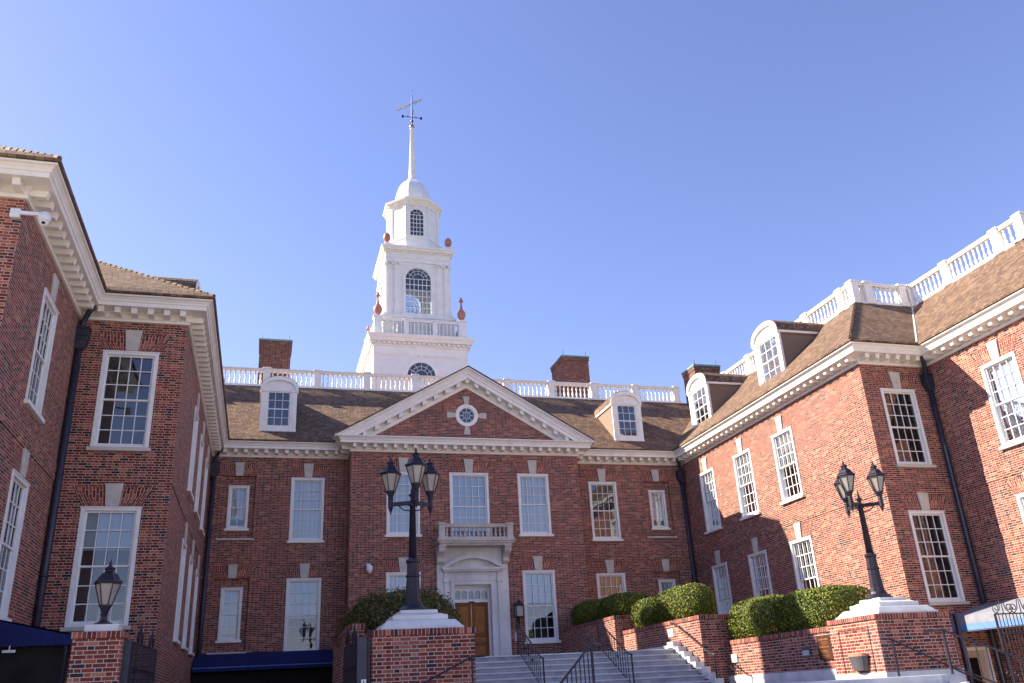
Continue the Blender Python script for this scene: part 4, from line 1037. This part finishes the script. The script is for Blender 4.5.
def cap_course(mb, x0, x1, y0, y1, z, h=.12, o=.025): mb.box(x0 - o, x1 + o, y0 - o, y1 + o, z - h, z)
def rowlock_mat():
    t = NT('rowlock_coping'); P, N = t.pos()
    ax = t.math('GREATER_THAN', t.math('ABSOLUTE', N[0]), .6); u = t.mixf(ax, P[0], P[1])
    f = t.math('FRACT', t.math('DIVIDE', u, .074)); c = t.math('FLOOR', t.math('DIVIDE', u, .074))
    br = t.math('GREATER_THAN', t.math('MINIMUM', f, t.math('SUBTRACT', 1.0, f)), .08)
    w = t.white(t.comb(c, ax, 2.0)); col = t.ramp(w, BR_STOPS); col = t.mix(br, (.42, .36, .33), col)
    t.bump(br, .005); return t.out(col, .85, .25)
M_ROW = rowlock_mat()
def garden_wall(label, parts, cap_z, stone=None, group=None, cat='wall'):
    """low brick wall: boxes in plan sharing one coping height"""
    xs = [q for p in parts for q in p[:2]]; ys = [q for p in parts for q in p[2:]]
    e = empty('planter_wall', ((min(xs) + max(xs)) / 2, (min(ys) + max(ys)) / 2, GZ), label, cat, group)
    b, c, s_ = MB(), MB(), MB()
    for (x0, x1, y0, y1) in parts:
        b.box(x0, x1, y0, y1, GZ, cap_z - .12); cap_course(c, x0, x1, y0, y1, cap_z)
    b.build('brickwork', M_BRICK, e); c.build('coping', M_ROW, e, bevel=.008)
    return e
T3, T2, T1 = 2.44, 1.90, 1.14
for s_ in (-1, 1):
    nm = 'left' if s_ < 0 else 'right'
    def bx(x0, x1, y0, y1): a, b = sorted((s_ * x0, s_ * x1)); return (a, b, y0, y1)
    lab = {1: ['tall brick planter wall behind the right stair railing, nearest the facade', 'middle brick planter wall beside the right edge of the marble steps', 'long low brick planter wall with plaque, next to the right lamp pier'],
           -1: ['brick planter wall on the left of the steps nearest the facade', 'middle brick planter wall hidden behind the left lamp pier', 'low brick planter wall running back from the left lamp pier']}[s_]
    garden_wall(lab[0], [bx(3.62, 3.92, 30.1, YP), bx(3.92, 5.70, 29.8, 30.1), bx(3.62, 3.92, 29.8, 30.1), bx(5.40, 5.70, 30.1, YP)], T3)
    garden_wall(lab[1], [bx(3.87, 4.17, 24.15, 29.79), bx(3.87, 6.20, 23.85, 24.15), bx(5.90, 6.20, 24.15, 29.79)], T2)
    e = garden_wall(lab[2], [bx(4.60, 4.90, 18.62, 23.84)], T1)
    k = MB(); a, b = sorted((s_ * 4.57, s_ * 4.90)); k.box(a, b, 18.66, 23.84, ZL - .1, .19); k.build('stone_base', M_STEP, e)
    so = MB(); a, b = sorted((s_ * 4.17, s_ * 5.9)); so.box(a, b, 24.15, 29.8, GZ, T2 - .2); a, b = sorted((s_ * 3.92, s_ * 5.4)); so.box(a, b, 30.1, YP, GZ, T3 - .2)
    a, b = sorted((s_ * 4.90, s_ * 6.42)); so.box(a, b, 18.62, 22.9, GZ, T1 - .2); a, b = sorted((s_ * 4.90, s_ * 5.72)); so.box(a, b, 22.9, 23.85, GZ, T1 - .204); struct(so.build('planter_soil', M_SOIL), 'stuff')
    # outer retaining wall
    garden_wall('outer brick planter wall behind the open gate left of the shaded lamp pier' if s_ < 0 else 'outer brick planter wall hidden behind the hedges on the right', [bx(6.42, 6.70, 18.63, 22.9), bx(5.72, 6.70, 22.9, 23.2), bx(5.72, 6.0, 23.2, 23.84)], 1.52)

# lamp piers
for s_ in (-1, 1):
    cxp = s_ * 5.50; x0, x1 = cxp - .98, cxp + .98; y0, y1 = 16.85, 18.62; zt = 1.25
    e = empty('lamp_pier', (cxp, 17.8, GZ), 'square brick pier with white stepped cap carrying the left lamp post, all in shade' if s_ < 0 else 'square brick pier with white stepped cap carrying the right lamp post, left face sunlit', 'pier')
    b = MB(); pd = .025
    b.box(x0, x1, y0, y1, GZ, zt - .11)
    core = b.build('brickwork', M_BRICK, e)
    fr = MB(); px0, px1, pz0, pz1 = x0 + .37, x1 - .37, -.2, zt - .27        # raised border strips of the sunk panel
    for (a, b_, c, d) in ((px0 - .05, px0, pz0, pz1), (px1, px1 + .05, pz0, pz1), (px0 - .05, px1 + .05, pz1, pz1 + .05)): fr.box(a, b_, y0 - .02, y0 + .01, c, d)
    yy0, yy1 = y0 + .37, y1 - .37
    fx = x0 if s_ > 0 else x1
    for (a, b_, c, d) in ((yy0 - .05, yy0, pz0, pz1), (yy1, yy1 + .05, pz0, pz1), (yy0 - .05, yy1 + .05, pz1, pz1 + .05)): fr.box(fx - .02, fx + .02, a, b_, c, d)
    fr.build('panel_border', M_BRICK, e)
    c = MB(); cap_course(c, x0, x1, y0, y1, zt, .11, .03); c.build('coping', M_ROW, e, bevel=.008)
    pl_ = MB(); 
    for (ha, hb_, za, zb) in ((.80, .80, zt, zt + .05), (.78, .66, zt + .051, zt + .18), (.54, .54, zt + .181, zt + .285), (.50, .42, zt + .286, zt + .32), (.37, .37, zt + .321, zt + .395)):
        yc = 17.74
        pl_.hexa([(cxp - ha, yc - ha, za), (cxp + ha, yc - ha, za), (cxp + ha, yc + ha, za), (cxp - ha, yc + ha, za), (cxp - hb_, yc - hb_, zb), (cxp + hb_, yc - hb_, zb), (cxp + hb_, yc + hb_, zb), (cxp - hb_, yc + hb_, zb)])
    pl_.build('stone_cap', M_MARBLE, e, bevel=.012)
    k = MB(); k.box(x0 - .03, x1 + .03, y0 - .03, y1 + .03, GZ, .05); k.build('stone_base', M_STEP, e)

def lantern(par, c, sc=1.0, name='lantern'):
    """six-sided tapered street lantern; c = bottom centre of the glass cage"""
    x, y, z = c; g = MB(); rb, rt_, h = .115 * sc, .245 * sc, .43 * sc
    g.lathe((x, y, z), [(rb - .012, 0), (rt_ - .012, h)], 6); L = g.build(name, M_LAMPG, par)
    fr = MB()
    for i in range(6):
        a = 2 * PI * i / 6; fr.tube([(x + rb * math.cos(a), y + rb * math.sin(a), z), (x + rt_ * math.cos(a), y + rt_ * math.sin(a), z + h)], .014 * sc, 4)
    fr.lathe((x, y, z - .02 * sc), [(rb + .012, 0), (rb + .012, .035 * sc)], 6); fr.lathe((x, y, z + h - .01), [(rt_ + .012, 0), (rt_ + .012, .03 * sc)], 6)
    fr.lathe((x, y, z - .20 * sc), [(.055 * sc, 0), (.075 * sc, .03 * sc), (.06 * sc, .06 * sc), (.11 * sc, .185 * sc)], 8)
    fr.build('lantern_frame', M_IRON, L)
    r = MB(); r.lathe((x, y, z + h + .018), [(rt_ + .035 * sc, 0), (rt_ + .03 * sc, .02 * sc), (.215 * sc, .075 * sc), (.17 * sc, .16 * sc), (.10 * sc, .215 * sc), (.085 * sc, .225 * sc), (.085 * sc, .26 * sc), (.11 * sc, .275 * sc), (.10 * sc, .295 * sc), (.035 * sc, .345 * sc), (.02 * sc, .37 * sc), (.032 * sc, .39 * sc), (.012 * sc, .43 * sc), (.006 * sc, .47 * sc)], 6)
    r.build('lantern_roof', M_IRON, L)
    return L
for s_ in (-1, 1):
    cxp = -5.56 if s_ < 0 else 5.42; cy = 17.74; zb = 1.645
    e = empty('lamp_post', (cxp, cy, zb), 'black lamp post with three lanterns before the shaded facade, left of the door' if s_ < 0 else 'black lamp post with three lanterns before the sunlit right wing', 'lamp post', 'three lantern lamp posts on the piers')
    k = MB(); k.lathe((cxp, cy, zb), [(.31, 0), (.31, .035), (.27, .06), (.20, .11), (.185, .16)], 20)
    k.lathe((cxp, cy, zb + .16), [(.175, 0), (.155, .10), (.135, .45), (.13, .50), (.15, .52), (.15, .55), (.125, .57), (.12, .78), (.145, .82), (.145, .85), (.10, .89)], 8, PI / 8); k.build('base', M_IRON, e)
    k = MB(); k.lathe((cxp, cy, zb + 1.04), [(.085, 0), (.060, 1.08), (.085, 1.09), (.085, 1.12), (.05, 1.15), (.045, 1.27), (.08, 1.30), (.08, 1.32), (.03, 1.36), (.04, 1.40), (.025, 1.44), (.006, 1.54)], 12); k.build('post', M_IRON, e, smooth=True)
    for a_ in ((270, 30, 150) if s_ < 0 else (90, 210, 330)):
        a = math.radians(a_); d = Vector((math.cos(a), math.sin(a), 0)); za = zb + 2.19; c = Vector((cxp, cy, za)); t = c + d * .49; e2 = Vector((-d.y, d.x, 0)) * .022
        k = MB(); k.hexa([c - e2 + Vector((0, 0, -.045)), c + e2 + Vector((0, 0, -.045)), t + e2 + Vector((0, 0, -.03)), t - e2 + Vector((0, 0, -.03)), c - e2 + Vector((0, 0, .045)), c + e2 + Vector((0, 0, .045)), t + e2 + Vector((0, 0, .05)), t - e2 + Vector((0, 0, .05))])
        k.tube([c + d * .06 - Vector((0, 0, .16)), c + d * .20 - Vector((0, 0, .13)), c + d * .30 - Vector((0, 0, .04))], .014, 5)
        k.lathe((t.x, t.y, za - .20), [(.006, 0), (.022, .03), (.012, .05), (.035, .08), (.035, .11), (.055, .13), (.055, .34)], 8)
        k.build('arm', M_IRON, e); lantern(e, (t.x, t.y, za + .285), .85)
    
# ------------------------------------------------------------------ wrought-iron handrails
def spiral(c, u, v, r0, r1, a0, turns, n=22):
    c, u, v = Vector(c), Vector(u), Vector(v); out = []
    for i in range(n + 1):
        t = i / n; a = a0 + turns * 2 * PI * t; r = r0 + (r1 - r0) * t; out.append(c + u * (r * math.cos(a)) + v * (r * math.sin(a)))
    return out
def railing(label, A, B, top_ext, base_drop_a, base_drop_b, nbal, group, bottom=.14):
    """sloped rail from A (upper) to B (lower); short level return at the top; balusters between"""
    A, B = Vector(A), Vector(B); e = empty('stair_railing', (A.x, A.y, A.z - base_drop_a), label, 'handrail', group)
    d = B - A; dh = Vector((d.x, d.y, 0)).normalized(); ex = A - Vector(top_ext) if top_ext else None
    k = MB(); pts = ([tuple(Vector(top_ext))] if top_ext else []) + [tuple(A), tuple(B), tuple(B + dh * .14), tuple(B + dh * .16 - Vector((0, 0, .06)))]
    k.tube(pts, .019, 6); k.build('handrail', M_IRON, e)
    P_ = MB(); P_.box(A.x - .017, A.x + .017, A.y - .017, A.y + .017, A.z - base_drop_a, A.z); b2 = B + dh * .12; P_.box(b2.x - .017, b2.x + .017, b2.y - .017, b2.y + .017, B.z - base_drop_b, B.z)
    P_.build('post', M_IRON, e, split=True)
    if nbal:
        L = MB(); L.tube([A - Vector((0, 0, base_drop_a - bottom)), B - Vector((0, 0, base_drop_b - bottom))], .014, 5)
        ss = MB(); n2 = (nbal // 2)
        for i in range(1, nbal):
            t = i / nbal; p = A.lerp(B, t); drop = base_drop_a + (base_drop_b - base_drop_a) * t - bottom
            L.tube([p, p - Vector((0, 0, drop))], .0105, 4)
            if i in (n2, n2 + 2, n2 - 2) or (nbal < 6 and i == 2):
                c = p - Vector((0, 0, drop * .55))
                for sgn in (-1, 1): ss.tube(spiral(c + dh * .055 * sgn, dh, Vector((0, 0, 1)), .05, .012, PI if sgn > 0 else 0, 1.2), .007, 4)
                ss.lathe(tuple(c - Vector((0, 0, .02))), [(.01, 0), (.024, .012), (.024, .028), (.01, .04)], 6)
        L.build('balusters', M_IRON, e); ss.build('scrollwork', M_IRON, e)
    return e
railing('middle stair railing left of the centre, ending near the door', (-1.26, 25.35, 1.97), (-1.26, 23.1, .87), None, .91, .92, 13, 'railings on the marble steps')
railing('stair railing right of centre in front of the tall planter wall', (1.26, 25.35, 1.97), (1.26, 23.1, .87), None, .91, .92, 13, 'railings on the marble steps')
for s_ in (1, -1):
    x = s_ * 3.74
    k = MB(); k.tube([(s_ * 3.86, 25.55, 1.80), (x, 25.50, 1.81), (x, 25.25, 1.78), (x, 23.2, .80), (x, 22.95, .77), (x, 22.93, .70)], .022, 6); 
    e = empty('wall_handrail', (x, 24.2, .8), 'plain round handrail on the planter wall %s' % ('at the right end of the steps' if s_ > 0 else 'left of the steps, behind the lamp pier'), 'handrail')
    k.build('handrail', M_IRON, e, smooth=True); k = MB(); k.box(x - .02, x + .02, 22.96, 23.0, ZL, .77); k.build('post', M_IRON, e)
    # rails down the side flights, on the pier fronts
    y = 16.62
    railing('slanting handrail across the front of the right lamp pier' if s_ > 0 else 'slanting handrail across the front of the left lamp pier', (s_ * 4.64, y, .70), (s_ * 7.3, y, -.50), (s_ * 4.38, y, .71), .75, .85, 0, 'side flight handrails')
    railing('iron railing in front of the right lamp pier with upright bars' if s_ > 0 else 'iron railing with upright bars standing below the steps, slanting down left', (s_ * 3.38, 13.6, .69), (s_ * 5.15, 11.85, -.53), (s_ * 3.14, 13.82, .69), .74, .74, 16, 'lower flight railings')

# ------------------------------------------------------------------ gates, gate posts, small lantern pier
for s_ in (-1, 1):
    xg = s_ * 6.62; nm = 'left' if s_ < 0 else 'right'
    xg = xg if s_ > 0 else -6.535
    k = MB(); h_ = .04 if s_ > 0 else .02; k.box(xg - h_, xg + h_, 16.79, 16.87, GZ, 1.22); k.box(xg - h_ - .02, xg + h_ + .0, 16.765, 16.895, 1.22, 1.25)
    tag(k.build('gate_post', M_IRON), 'dark iron gate post against the outer side of the %s lamp pier' % nm, 'gate post')
    # small brick pier with single lantern
    sx = s_ * 11.05
    e = empty('gate_pier', (sx, 16.6, GZ), 'small brick pier with white cap and single lantern, beside the blue awning' if s_ < 0 else 'small brick gate pier beyond the scrolled gate on the right', 'pier')
    xa, xb = sorted((s_ * 10.70, s_ * 11.46)); b = MB(); b.box(xa, xb, 16.3, 17.05, GZ, 1.22); b.build('brickwork', M_BRICK, e); c = MB(); cap_course(c, xa, xb, 16.3, 17.05, 1.335, .11, .02); c.build('coping', M_ROW, e, bevel=.006)
    c = MB(); c.box(xa + .13, xb - .10, 16.44, 16.92, 1.335, 1.46); c.build('stone_cap', M_MARBLE, e, bevel=.01)
    lx = (xa + xb) / 2 + .0
    e = empty('pier_lantern', (lx, 16.66, 1.46), 'single black lantern standing on the small brick pier %s' % ('at lower left' if s_ < 0 else 'at far right'), 'lantern', 'gate pier lanterns')
    k = MB(); k.lathe((lx, 16.66, 1.46), [(.15, 0), (.15, .03), (.10, .05), (.055, .08), (.045, .17), (.06, .20)], 10); k.build('base', M_IRON, e); lantern(e, (lx, 16.66, 1.78), .85)
def gate_leaf(label, A, B, z0, z1, nb, scroll=True, panel=False):
    A, B = Vector((*A, 0)), Vector((*B, 0)); d = (B - A); L = d.length; d.normalize(); zv = Vector((0, 0, 1))
    e = empty('iron_gate', (A.x, A.y, z0), label, 'gate')
    f = MB(); P = lambda s_, z: A + d * s_ + zv * z
    for s_ in (0.0, L): f.tube([P(s_, z0), P(s_, z1)], .028, 4)
    for z in (z1, z1 - .42, z0 + .9, z0 + .1): f.tube([P(0, z), P(L, z)], .02, 4)
    f.build('frame', M_IRON, e); b = MB()
    for i in range(1, nb): b.tube([P(L * i / nb, z0 + .1), P(L * i / nb, z1)], .010, 4)
    for i in range(0, nb, 2):
        c = P(L * (i + .5) / nb, z1 - .48); b.lathe(tuple(c), [(.008, 0), (.022, .02), (.008, .04)], 6)
    b.build('bars', M_IRON, e)
    sc = MB()
    for i in range(2 if L > 1 else 1):
        c0 = L * (.25 + .5 * i) if L > 1 else L * .5; w = .26 if L > 1 else L * .35
        for sg in (-1, 1):
            sc.tube(spiral(P(c0 + sg * w * .7, z1 + .13), d * sg, zv, .11, .025, -PI / 2, 1.3), .011, 5)
            sc.tube([P(c0 + sg * w * .7, z1 + .02), P(c0 + sg * w * .35, z1 + .10), P(c0 + sg * .04, z1 + .32)], .011, 5)
        sc.tube([P(c0, z1), P(c0, z1 + .42)], [.013, .004], 5)
    sc.build('scrollwork', M_IRON, e)
    return e
gate_leaf('right scrolled iron gate leaf in front of the sunlit awning', (7.74, 16.85), (8.75, 16.85), GZ + .05, 1.16, 10)
gate_leaf('second scrolled iron gate leaf at the right edge of the view', (8.80, 16.85), (10.62, 16.85), GZ + .05, 1.16, 18)
gate_leaf('dark iron gate swung open beside the small lantern pier', (-10.58, 16.75), (-10.45, 19.2), GZ + .05, 1.17, 22)
k = MB(); k.box(-10.70, -10.585, 16.55, 16.72, GZ, 1.20); tag(k.build('gate_post', M_PIPE), 'dark blue steel gate post on the right side of the small lantern pier', 'gate post')
gate_leaf('iron gate swung open against the left lamp pier', (-6.73, 16.95), (-6.83, 18.50), GZ + .05, 1.06, 20)
k = MB(); k.box(-6.745, -6.575, 16.80, 16.90, GZ, 1.13); gp = tag(k.build('gate_lock_post', M_PIPE), 'dark blue metal lock post with small white sign, left of the shaded lamp pier', 'post')
k = MB(); k.box(-6.67, -6.58, 16.785, 16.797, .30, .40); k.build('sign_plate', M_CAM, gp); k = MB(); k.box(-6.635, -6.615, 16.780, 16.784, .33, .38); k.build('sign_symbol', M_BLACKG, gp)

# ------------------------------------------------------------------ awnings
def lean_awning(label, sgn):
    e = empty('awning', (sgn * 13.0, 21.7, 1.1), label, 'awning', 'basement entrance awnings')
    x0, x1 = sgn * (XN - .02), sgn * 12.22; y0, y1 = 20.05, YR - .03; zt, zv, zb = (1.95, 1.62, 1.40) if sgn < 0 else (1.95, 1.30, 1.09); zo = 1.62 if sgn < 0 else 1.55
    k = MB(); k.hexa([(x0, y0, zt - .03), (x1, y0, zo - .03), (x1, y1, zo - .03), (x0, y1, zt - .03), (x0, y0, zt), (x1, y0, zo), (x1, y1, zo), (x0, y1, zt)])
    if zo > zv: a, b = sorted((x1, x1 - sgn * .012)); k.box(a, b, y0, y1, zv, zo - .03)
    k.prism([(x0, y0, zv), (x1, y0, zv), (x1, y0, zo), (x0, y0, zt)] if zo > zv else [(x0, y0, zv), (x1, y0, zv), (x0, y0, zt)], (0, .012, 0))
    k.build('canopy', M_NAVY if sgn < 0 else M_NAVYG, e)
    k = MB(); a, b = sorted((x1, x1 - sgn * .012)); k.box(a, b, y0, y1, zb, zv - .002); a, b = sorted((x0, x1)); k.box(a, b, y0, y0 + .012, zb, zv - .002); k.build('valance', M_NAVY if sgn < 0 else M_NAVY2, e)
    k = MB(); k.tube([(x1, y0 + .03, zb + .02), (x1, y1, zb + .02)], .02, 5); k.tube([(x0, y0 + .03, zb + .02), (x1, y0 + .03, zb + .02)], .02, 5); k.tube([(x1 + sgn * .05, y0 + .05, GZ), (x1 + sgn * .05, y0 + .05, zb)], .03, 6); k.build('frame', M_IRON, e)
    return e
aw = lean_awning('navy canvas awning at the lower left corner, in deep shade', -1)
k = MB(); k.box(-13.40, -13.16, 20.03, 20.045, 1.285, 1.335); k.box(-13.29, -13.27, 20.045, 20.06, 1.30, 1.42); k.build('maker_label', M_CAM, aw)
lean_awning('sunlit blue awning behind the scrolled gate on the right', 1)
e = empty('awning', (-8.3, 36.6, 1.4), 'long navy awning under the ground floor windows left of the door', 'awning', 'basement entrance awnings')
x0, x1 = -10.88, XP0 - .05; k = MB(); k.hexa([(x0, YC - .02, 2.05), (x1, YC - .02, 2.05), (x1, 36.0, 1.55), (x0, 36.0, 1.55), (x0, YC - .02, 2.08), (x1, YC - .02, 2.08), (x1, 36.0, 1.58), (x0, 36.0, 1.58)]); k.build('canopy', M_NAVY, e)
k = MB(); k.box(x0, x1, 35.985, 35.997, 1.38, 1.57); k.build('valance', M_NAVY, e); k = MB(); k.box(x0, x1, 35.975, 35.984, 1.50, 1.535); k.build('valance_trim', M_NAVY2, e)
k = MB(); k.box(x0, x1, YC - .9, YC - .8, GZ, 1.36); tag(k.build('awning_shade_panel', M_DARK), 'black panel standing in for the shade below the long navy awning', 'shade_panel')  # dark sheet added to paint the shade under the canopy
k = MB(); k.box(-XN + .02, -12.24, 20.25, 20.35, GZ, 1.395); tag(k.build('awning_shade_panel', M_DARK), 'dark panel standing in for the shade under the lower left corner awning', 'shade_panel')  # dark sheet added for the blackness beneath this awning

# ------------------------------------------------------------------ small fixtures
e = empty('security_camera', (-13.55, YN - .1, 9.55), 'white dome security camera on an arm at the left wing corner', 'camera')
k = MB(); k.box(-13.88, -13.69, YN - .10, YN - .0, 9.50, 9.70); k.box(-13.70, -13.30, YN - .13, YN - .07, 9.56, 9.64); k.build('bracket', M_CAM, e, bevel=.01)
k = MB(); k.lathe((-13.22, YN - .12, 9.42), [(.12, 0), (.125, .08), (.11, .16), (.07, .21), (.03, .24)], 16); k.build('housing', M_CAM, e, smooth=True)
k = MB(); k.lathe((-13.22, YN - .12, 9.31), [(.02, 0), (.06, .02), (.09, .06), (.10, .11)], 16); k.build('ball', M_CAM, e, smooth=True)
k = MB(); k.lathe((-13.20, YN - .22, 9.35), [(.001, -.03), (.035, -.015), (.035, .015), (.001, .03)], 10); k.build('lens', M_BLACKG, e)
e = empty('security_camera', (-4.42, YP, 5.0), 'small white dome camera on the shaded facade above the shrub', 'camera')
k = MB(); k.box(-4.50, -4.36, YP - .14, YP, 5.05, 5.25); k.build('bracket', M_CAM, e, bevel=.01); k = MB(); k.lathe((-4.40, YP - .22, 4.84), [(.03, 0), (.10, .05), (.13, .14), (.14, .20), (.12, .30), (.04, .36)], 14); k.build('housing', M_CAM, e, smooth=True)
# lantern beside the door
e = empty('wall_lantern', (1.82, YP, 3.2), 'black wall lantern on the brick to the right of the front door', 'lantern')
k = MB(); k.box(1.76, 1.88, YP - .04, YP, 2.62, 3.05); k.tube([(1.82, YP - .03, 2.75), (1.82, YP - .16, 2.68), (1.82, YP - .24, 2.76), (1.82, YP - .24, 2.98)], .022, 6); k.build('bracket', M_IRON, e)
k = MB(); k.box(1.67, 1.97, YP - .39, YP - .09, 3.02, 3.42); L = k.build('lamp_glass', M_LAMPG, e)
k = MB()
for a in (1.67, 1.97):
    for b in (YP - .39, YP - .09): k.box(a - .015, a + .015, b - .015, b + .015, 3.0, 3.44)
k.box(1.64, 2.0, YP - .42, YP - .06, 2.98, 3.02); k.lathe((1.82, YP - .24, 3.42), [(.27, 0), (.26, .03), (.15, .12), (.07, .16), (.08, .20), (.03, .24), (.01, .32)], 4, PI / 4); k.build('lamp_roof', M_IRON, L)
k = MB(); k.box(1.64, 1.78, YP - .06, YP, 2.05, 2.42); tag(k.build('intercom_box', M_GREYP, None, bevel=.01), 'small grey intercom box on the brick below the door lantern', 'box')
# plaque and wall boxes on the right planter wall
xw = 4.60
e = empty('wall_plaque', (xw, 18.97, .68), 'dark bronze plaque with orange lettering on the low planter wall', 'plaque')
k = MB(); k.box(xw - .035, xw, 18.70, 19.26, .40, .96); k.build('plate', M_PLAQ, e, bevel=.008)
k = MB()
for (z, a, b, h) in ((.86, 18.78, 19.16, .035), (.80, 18.80, 19.05, .02), (.755, 18.82, 19.02, .02), (.69, 18.78, 19.16, .028), (.60, 18.86, 19.14, .03), (.555, 18.84, 19.06, .016), (.50, 18.80, 19.12, .014), (.465, 18.86, 19.08, .012)):
    y = b
    while y > a:
        w = random.uniform(.03, .07); k.box(xw - .042, xw - .035, max(a, y - w), y, z - h / 2, z + h / 2); y -= w + .014
k.build('raised_lettering', M_PLTX, e)
e = empty('recessed_light', (xw, 19.82, .62), 'small square grey wall light left of the bronze plaque', 'wall light', 'planter wall lights')
k = MB(); k.box(xw - .03, xw, 19.62, 19.98, .50, .74); k.build('housing', M_GREYM, e, bevel=.008); k = MB(); k.box(xw - .036, xw - .03, 19.66, 19.94, .54, .66); k.build('lens', M_GREYP, e)
e = empty('recessed_light', (xw, 23.4, .65), 'small white wall light on the sunlit patch of the low planter wall', 'wall light', 'planter wall lights')
k = MB(); k.box(xw - .04, xw, 23.22, 23.56, .54, .76); k.build('housing', M_CAM, e, bevel=.008)
k = MB(); k.tube([(xw - .05, 23.55, .54), (xw - .09, 23.48, .40), (xw - .12, 23.30, .33), (xw - .10, 23.14, .42), (xw - .07, 23.20, .53), (xw - .06, 23.32, .46), (xw - .05, 23.35, .20)], .012, 5); k.build('looped_cable', M_IRON, e)
xw2 = 3.87
e = empty('recessed_light', (xw2, 26.3, 1.55), 'small white wall light on the middle planter wall above the handrail', 'wall light', 'planter wall lights')
k = MB(); k.box(xw2 - .03, xw2, 25.65, 26.0, 1.42, 1.66); k.build('housing', M_CAM, e, bevel=.008)
e = empty('wall_sconce', (4.49, 17.6, .3), 'grey half cone sconce with brown top on the sunlit face of the right pier', 'sconce')
k = MB(); m9 = 10
P0 = [(4.488 - .20 * math.sin(PI * i / m9), 17.62 + .30 * math.cos(PI * i / m9), .41) for i in range(m9 + 1)]; P1 = [(4.488 - .14 * math.sin(PI * i / m9), 17.62 + .22 * math.cos(PI * i / m9), .11) for i in range(m9 + 1)]
for i in range(m9): k.quad(P1[i], P1[i + 1], P0[i + 1], P0[i])
k.quad(*P0); k.quad(*P1); k.quad(P0[0], P0[-1], P1[-1], P1[0])
k.build('shade', M_GREYM, e); k = MB(); k.prism([(p[0] * 1.0, p[1], .412) for p in P0], (0, 0, .045)); k.build('top_cover', M_TERRA, e)

# ------------------------------------------------------------------ shrubs
def shrub(name, label, c, dims, n, mat, group, lsz=.05, power=3.2, lump=.10, seed=1, cat='shrub', loose=0.0):
    rnd = random.Random(seed); cx_, cy_, cz_ = c; a, b, h = dims
    e = empty(name, (cx_, cy_, cz_ - h), label, cat, group)
    ph = [(rnd.uniform(0, 6.28), rnd.uniform(1.2, 3.2), rnd.uniform(0, 6.28), rnd.uniform(1.2, 3.2)) for _ in range(5)]
    v, f = [], []
    for i in range(n):
        z = rnd.uniform(-1, 1); t = rnd.uniform(0, 2 * PI); q = math.sqrt(1 - z * z); d = Vector((q * math.cos(t), q * math.sin(t), z))
        k = (abs(d.x) ** power + abs(d.y) ** power + abs(d.z) ** power) ** (-1 / power)
        l_ = sum(math.sin(p[0] + p[1] * 3 * d.x + 2 * d.z) * math.sin(p[2] + p[3] * 3 * d.y - 2 * d.z) for p in ph) / 5
        rr = k * (1 + lump * l_) * (1 - abs(rnd.gauss(0, .045)) if rnd.random() > .25 else rnd.uniform(.62, .97))
        if loose and rnd.random() < loose: rr *= rnd.uniform(1.0, 1.12)
        p = Vector((cx_ + a * d.x * rr, cy_ + b * d.y * rr, cz_ + h * d.z * rr))
        nrm = (d + Vector((rnd.gauss(0, .55), rnd.gauss(0, .55), rnd.gauss(0, .55)))).normalized()
        u = nrm.orthogonal().normalized(); w = nrm.cross(u); an_ = rnd.uniform(0, PI); u, w = u * math.cos(an_) + w * math.sin(an_), w * math.cos(an_) - u * math.sin(an_)
        s1 = lsz * rnd.uniform(.6, 1.25); s2 = s1 * rnd.uniform(.45, .65); i0 = len(v)
        v += [tuple(p - u * s1 * .5), tuple(p + w * s2 * .5 + nrm * s1 * .06), tuple(p + u * s1 * .5), tuple(p - w * s2 * .5 + nrm * s1 * .06)]
        f.append((i0, i0 + 1, i0 + 2, i0 + 3))
    m_ = MB(); m_.v, m_.f = v, f; m_.build('foliage', mat, e, fix=False)
    st = MB()
    for i in range(9):
        x, y = cx_ + a * rnd.uniform(-.6, .6), cy_ + b * rnd.uniform(-.6, .6)
        st.tube([(x, y, cz_ - h * 1.02), (x + rnd.uniform(-.15, .15), y + rnd.uniform(-.15, .15), cz_), (x + rnd.uniform(-.3, .3) * a, y + rnd.uniform(-.3, .3) * b, cz_ + h * .7)], [.03, .02, .006], 5)
    st.build('stems', M_BARK, e)
    return e
G = 'clipped hedges in the stepped planters'
shrub('clipped_hedge', 'rounded sunlit hedge at the left end above the low planter wall', (5.32, 22.5, 1.60), (.82, 1.40, .64), 26000, M_LEAF, G, .058, 3.0, .09, 3)
shrub('clipped_hedge', 'long clipped hedge between the low planter wall and the right lamp post', (5.55, 20.15, 1.55), (.88, 1.42, .62), 32000, M_LEAF, G, .058, 4.0, .08, 4)
shrub('clipped_hedge', 'big rounded hedge above the middle planter wall', (4.85, 26.65, 2.42), (.62, 1.55, .62), 24000, M_LEAF, G, .065, 3.2, .08, 5)
shrub('clipped_hedge', 'small hedge half in shade at the left end of the middle planter', (4.62, 28.75, 2.34), (.58, .90, .56), 13000, M_LEAF, G, .065, 3.0, .08, 6)
shrub('clipped_hedge', 'dark rounded hedge against the facade above the tall planter wall', (4.62, 34.3, 2.92), (.72, 1.55, .50), 16000, M_LEAF, G, .07, 3.2, .07, 7)
shrub('clipped_hedge', 'hedge with a lit patch at the near end of the tall planter', (4.85, 31.55, 2.86), (.85, 1.25, .50), 16000, M_LEAF, G, .07, 3.4, .07, 8)
shrub('loose_shrub', 'loose yellowish shrub spreading behind the left lamp pier', (-5.30, 21.2, 1.55), (1.30, 1.7, .85), 32000, M_LEAF2, None, .065, 2.4, .22, 9, loose=.35)
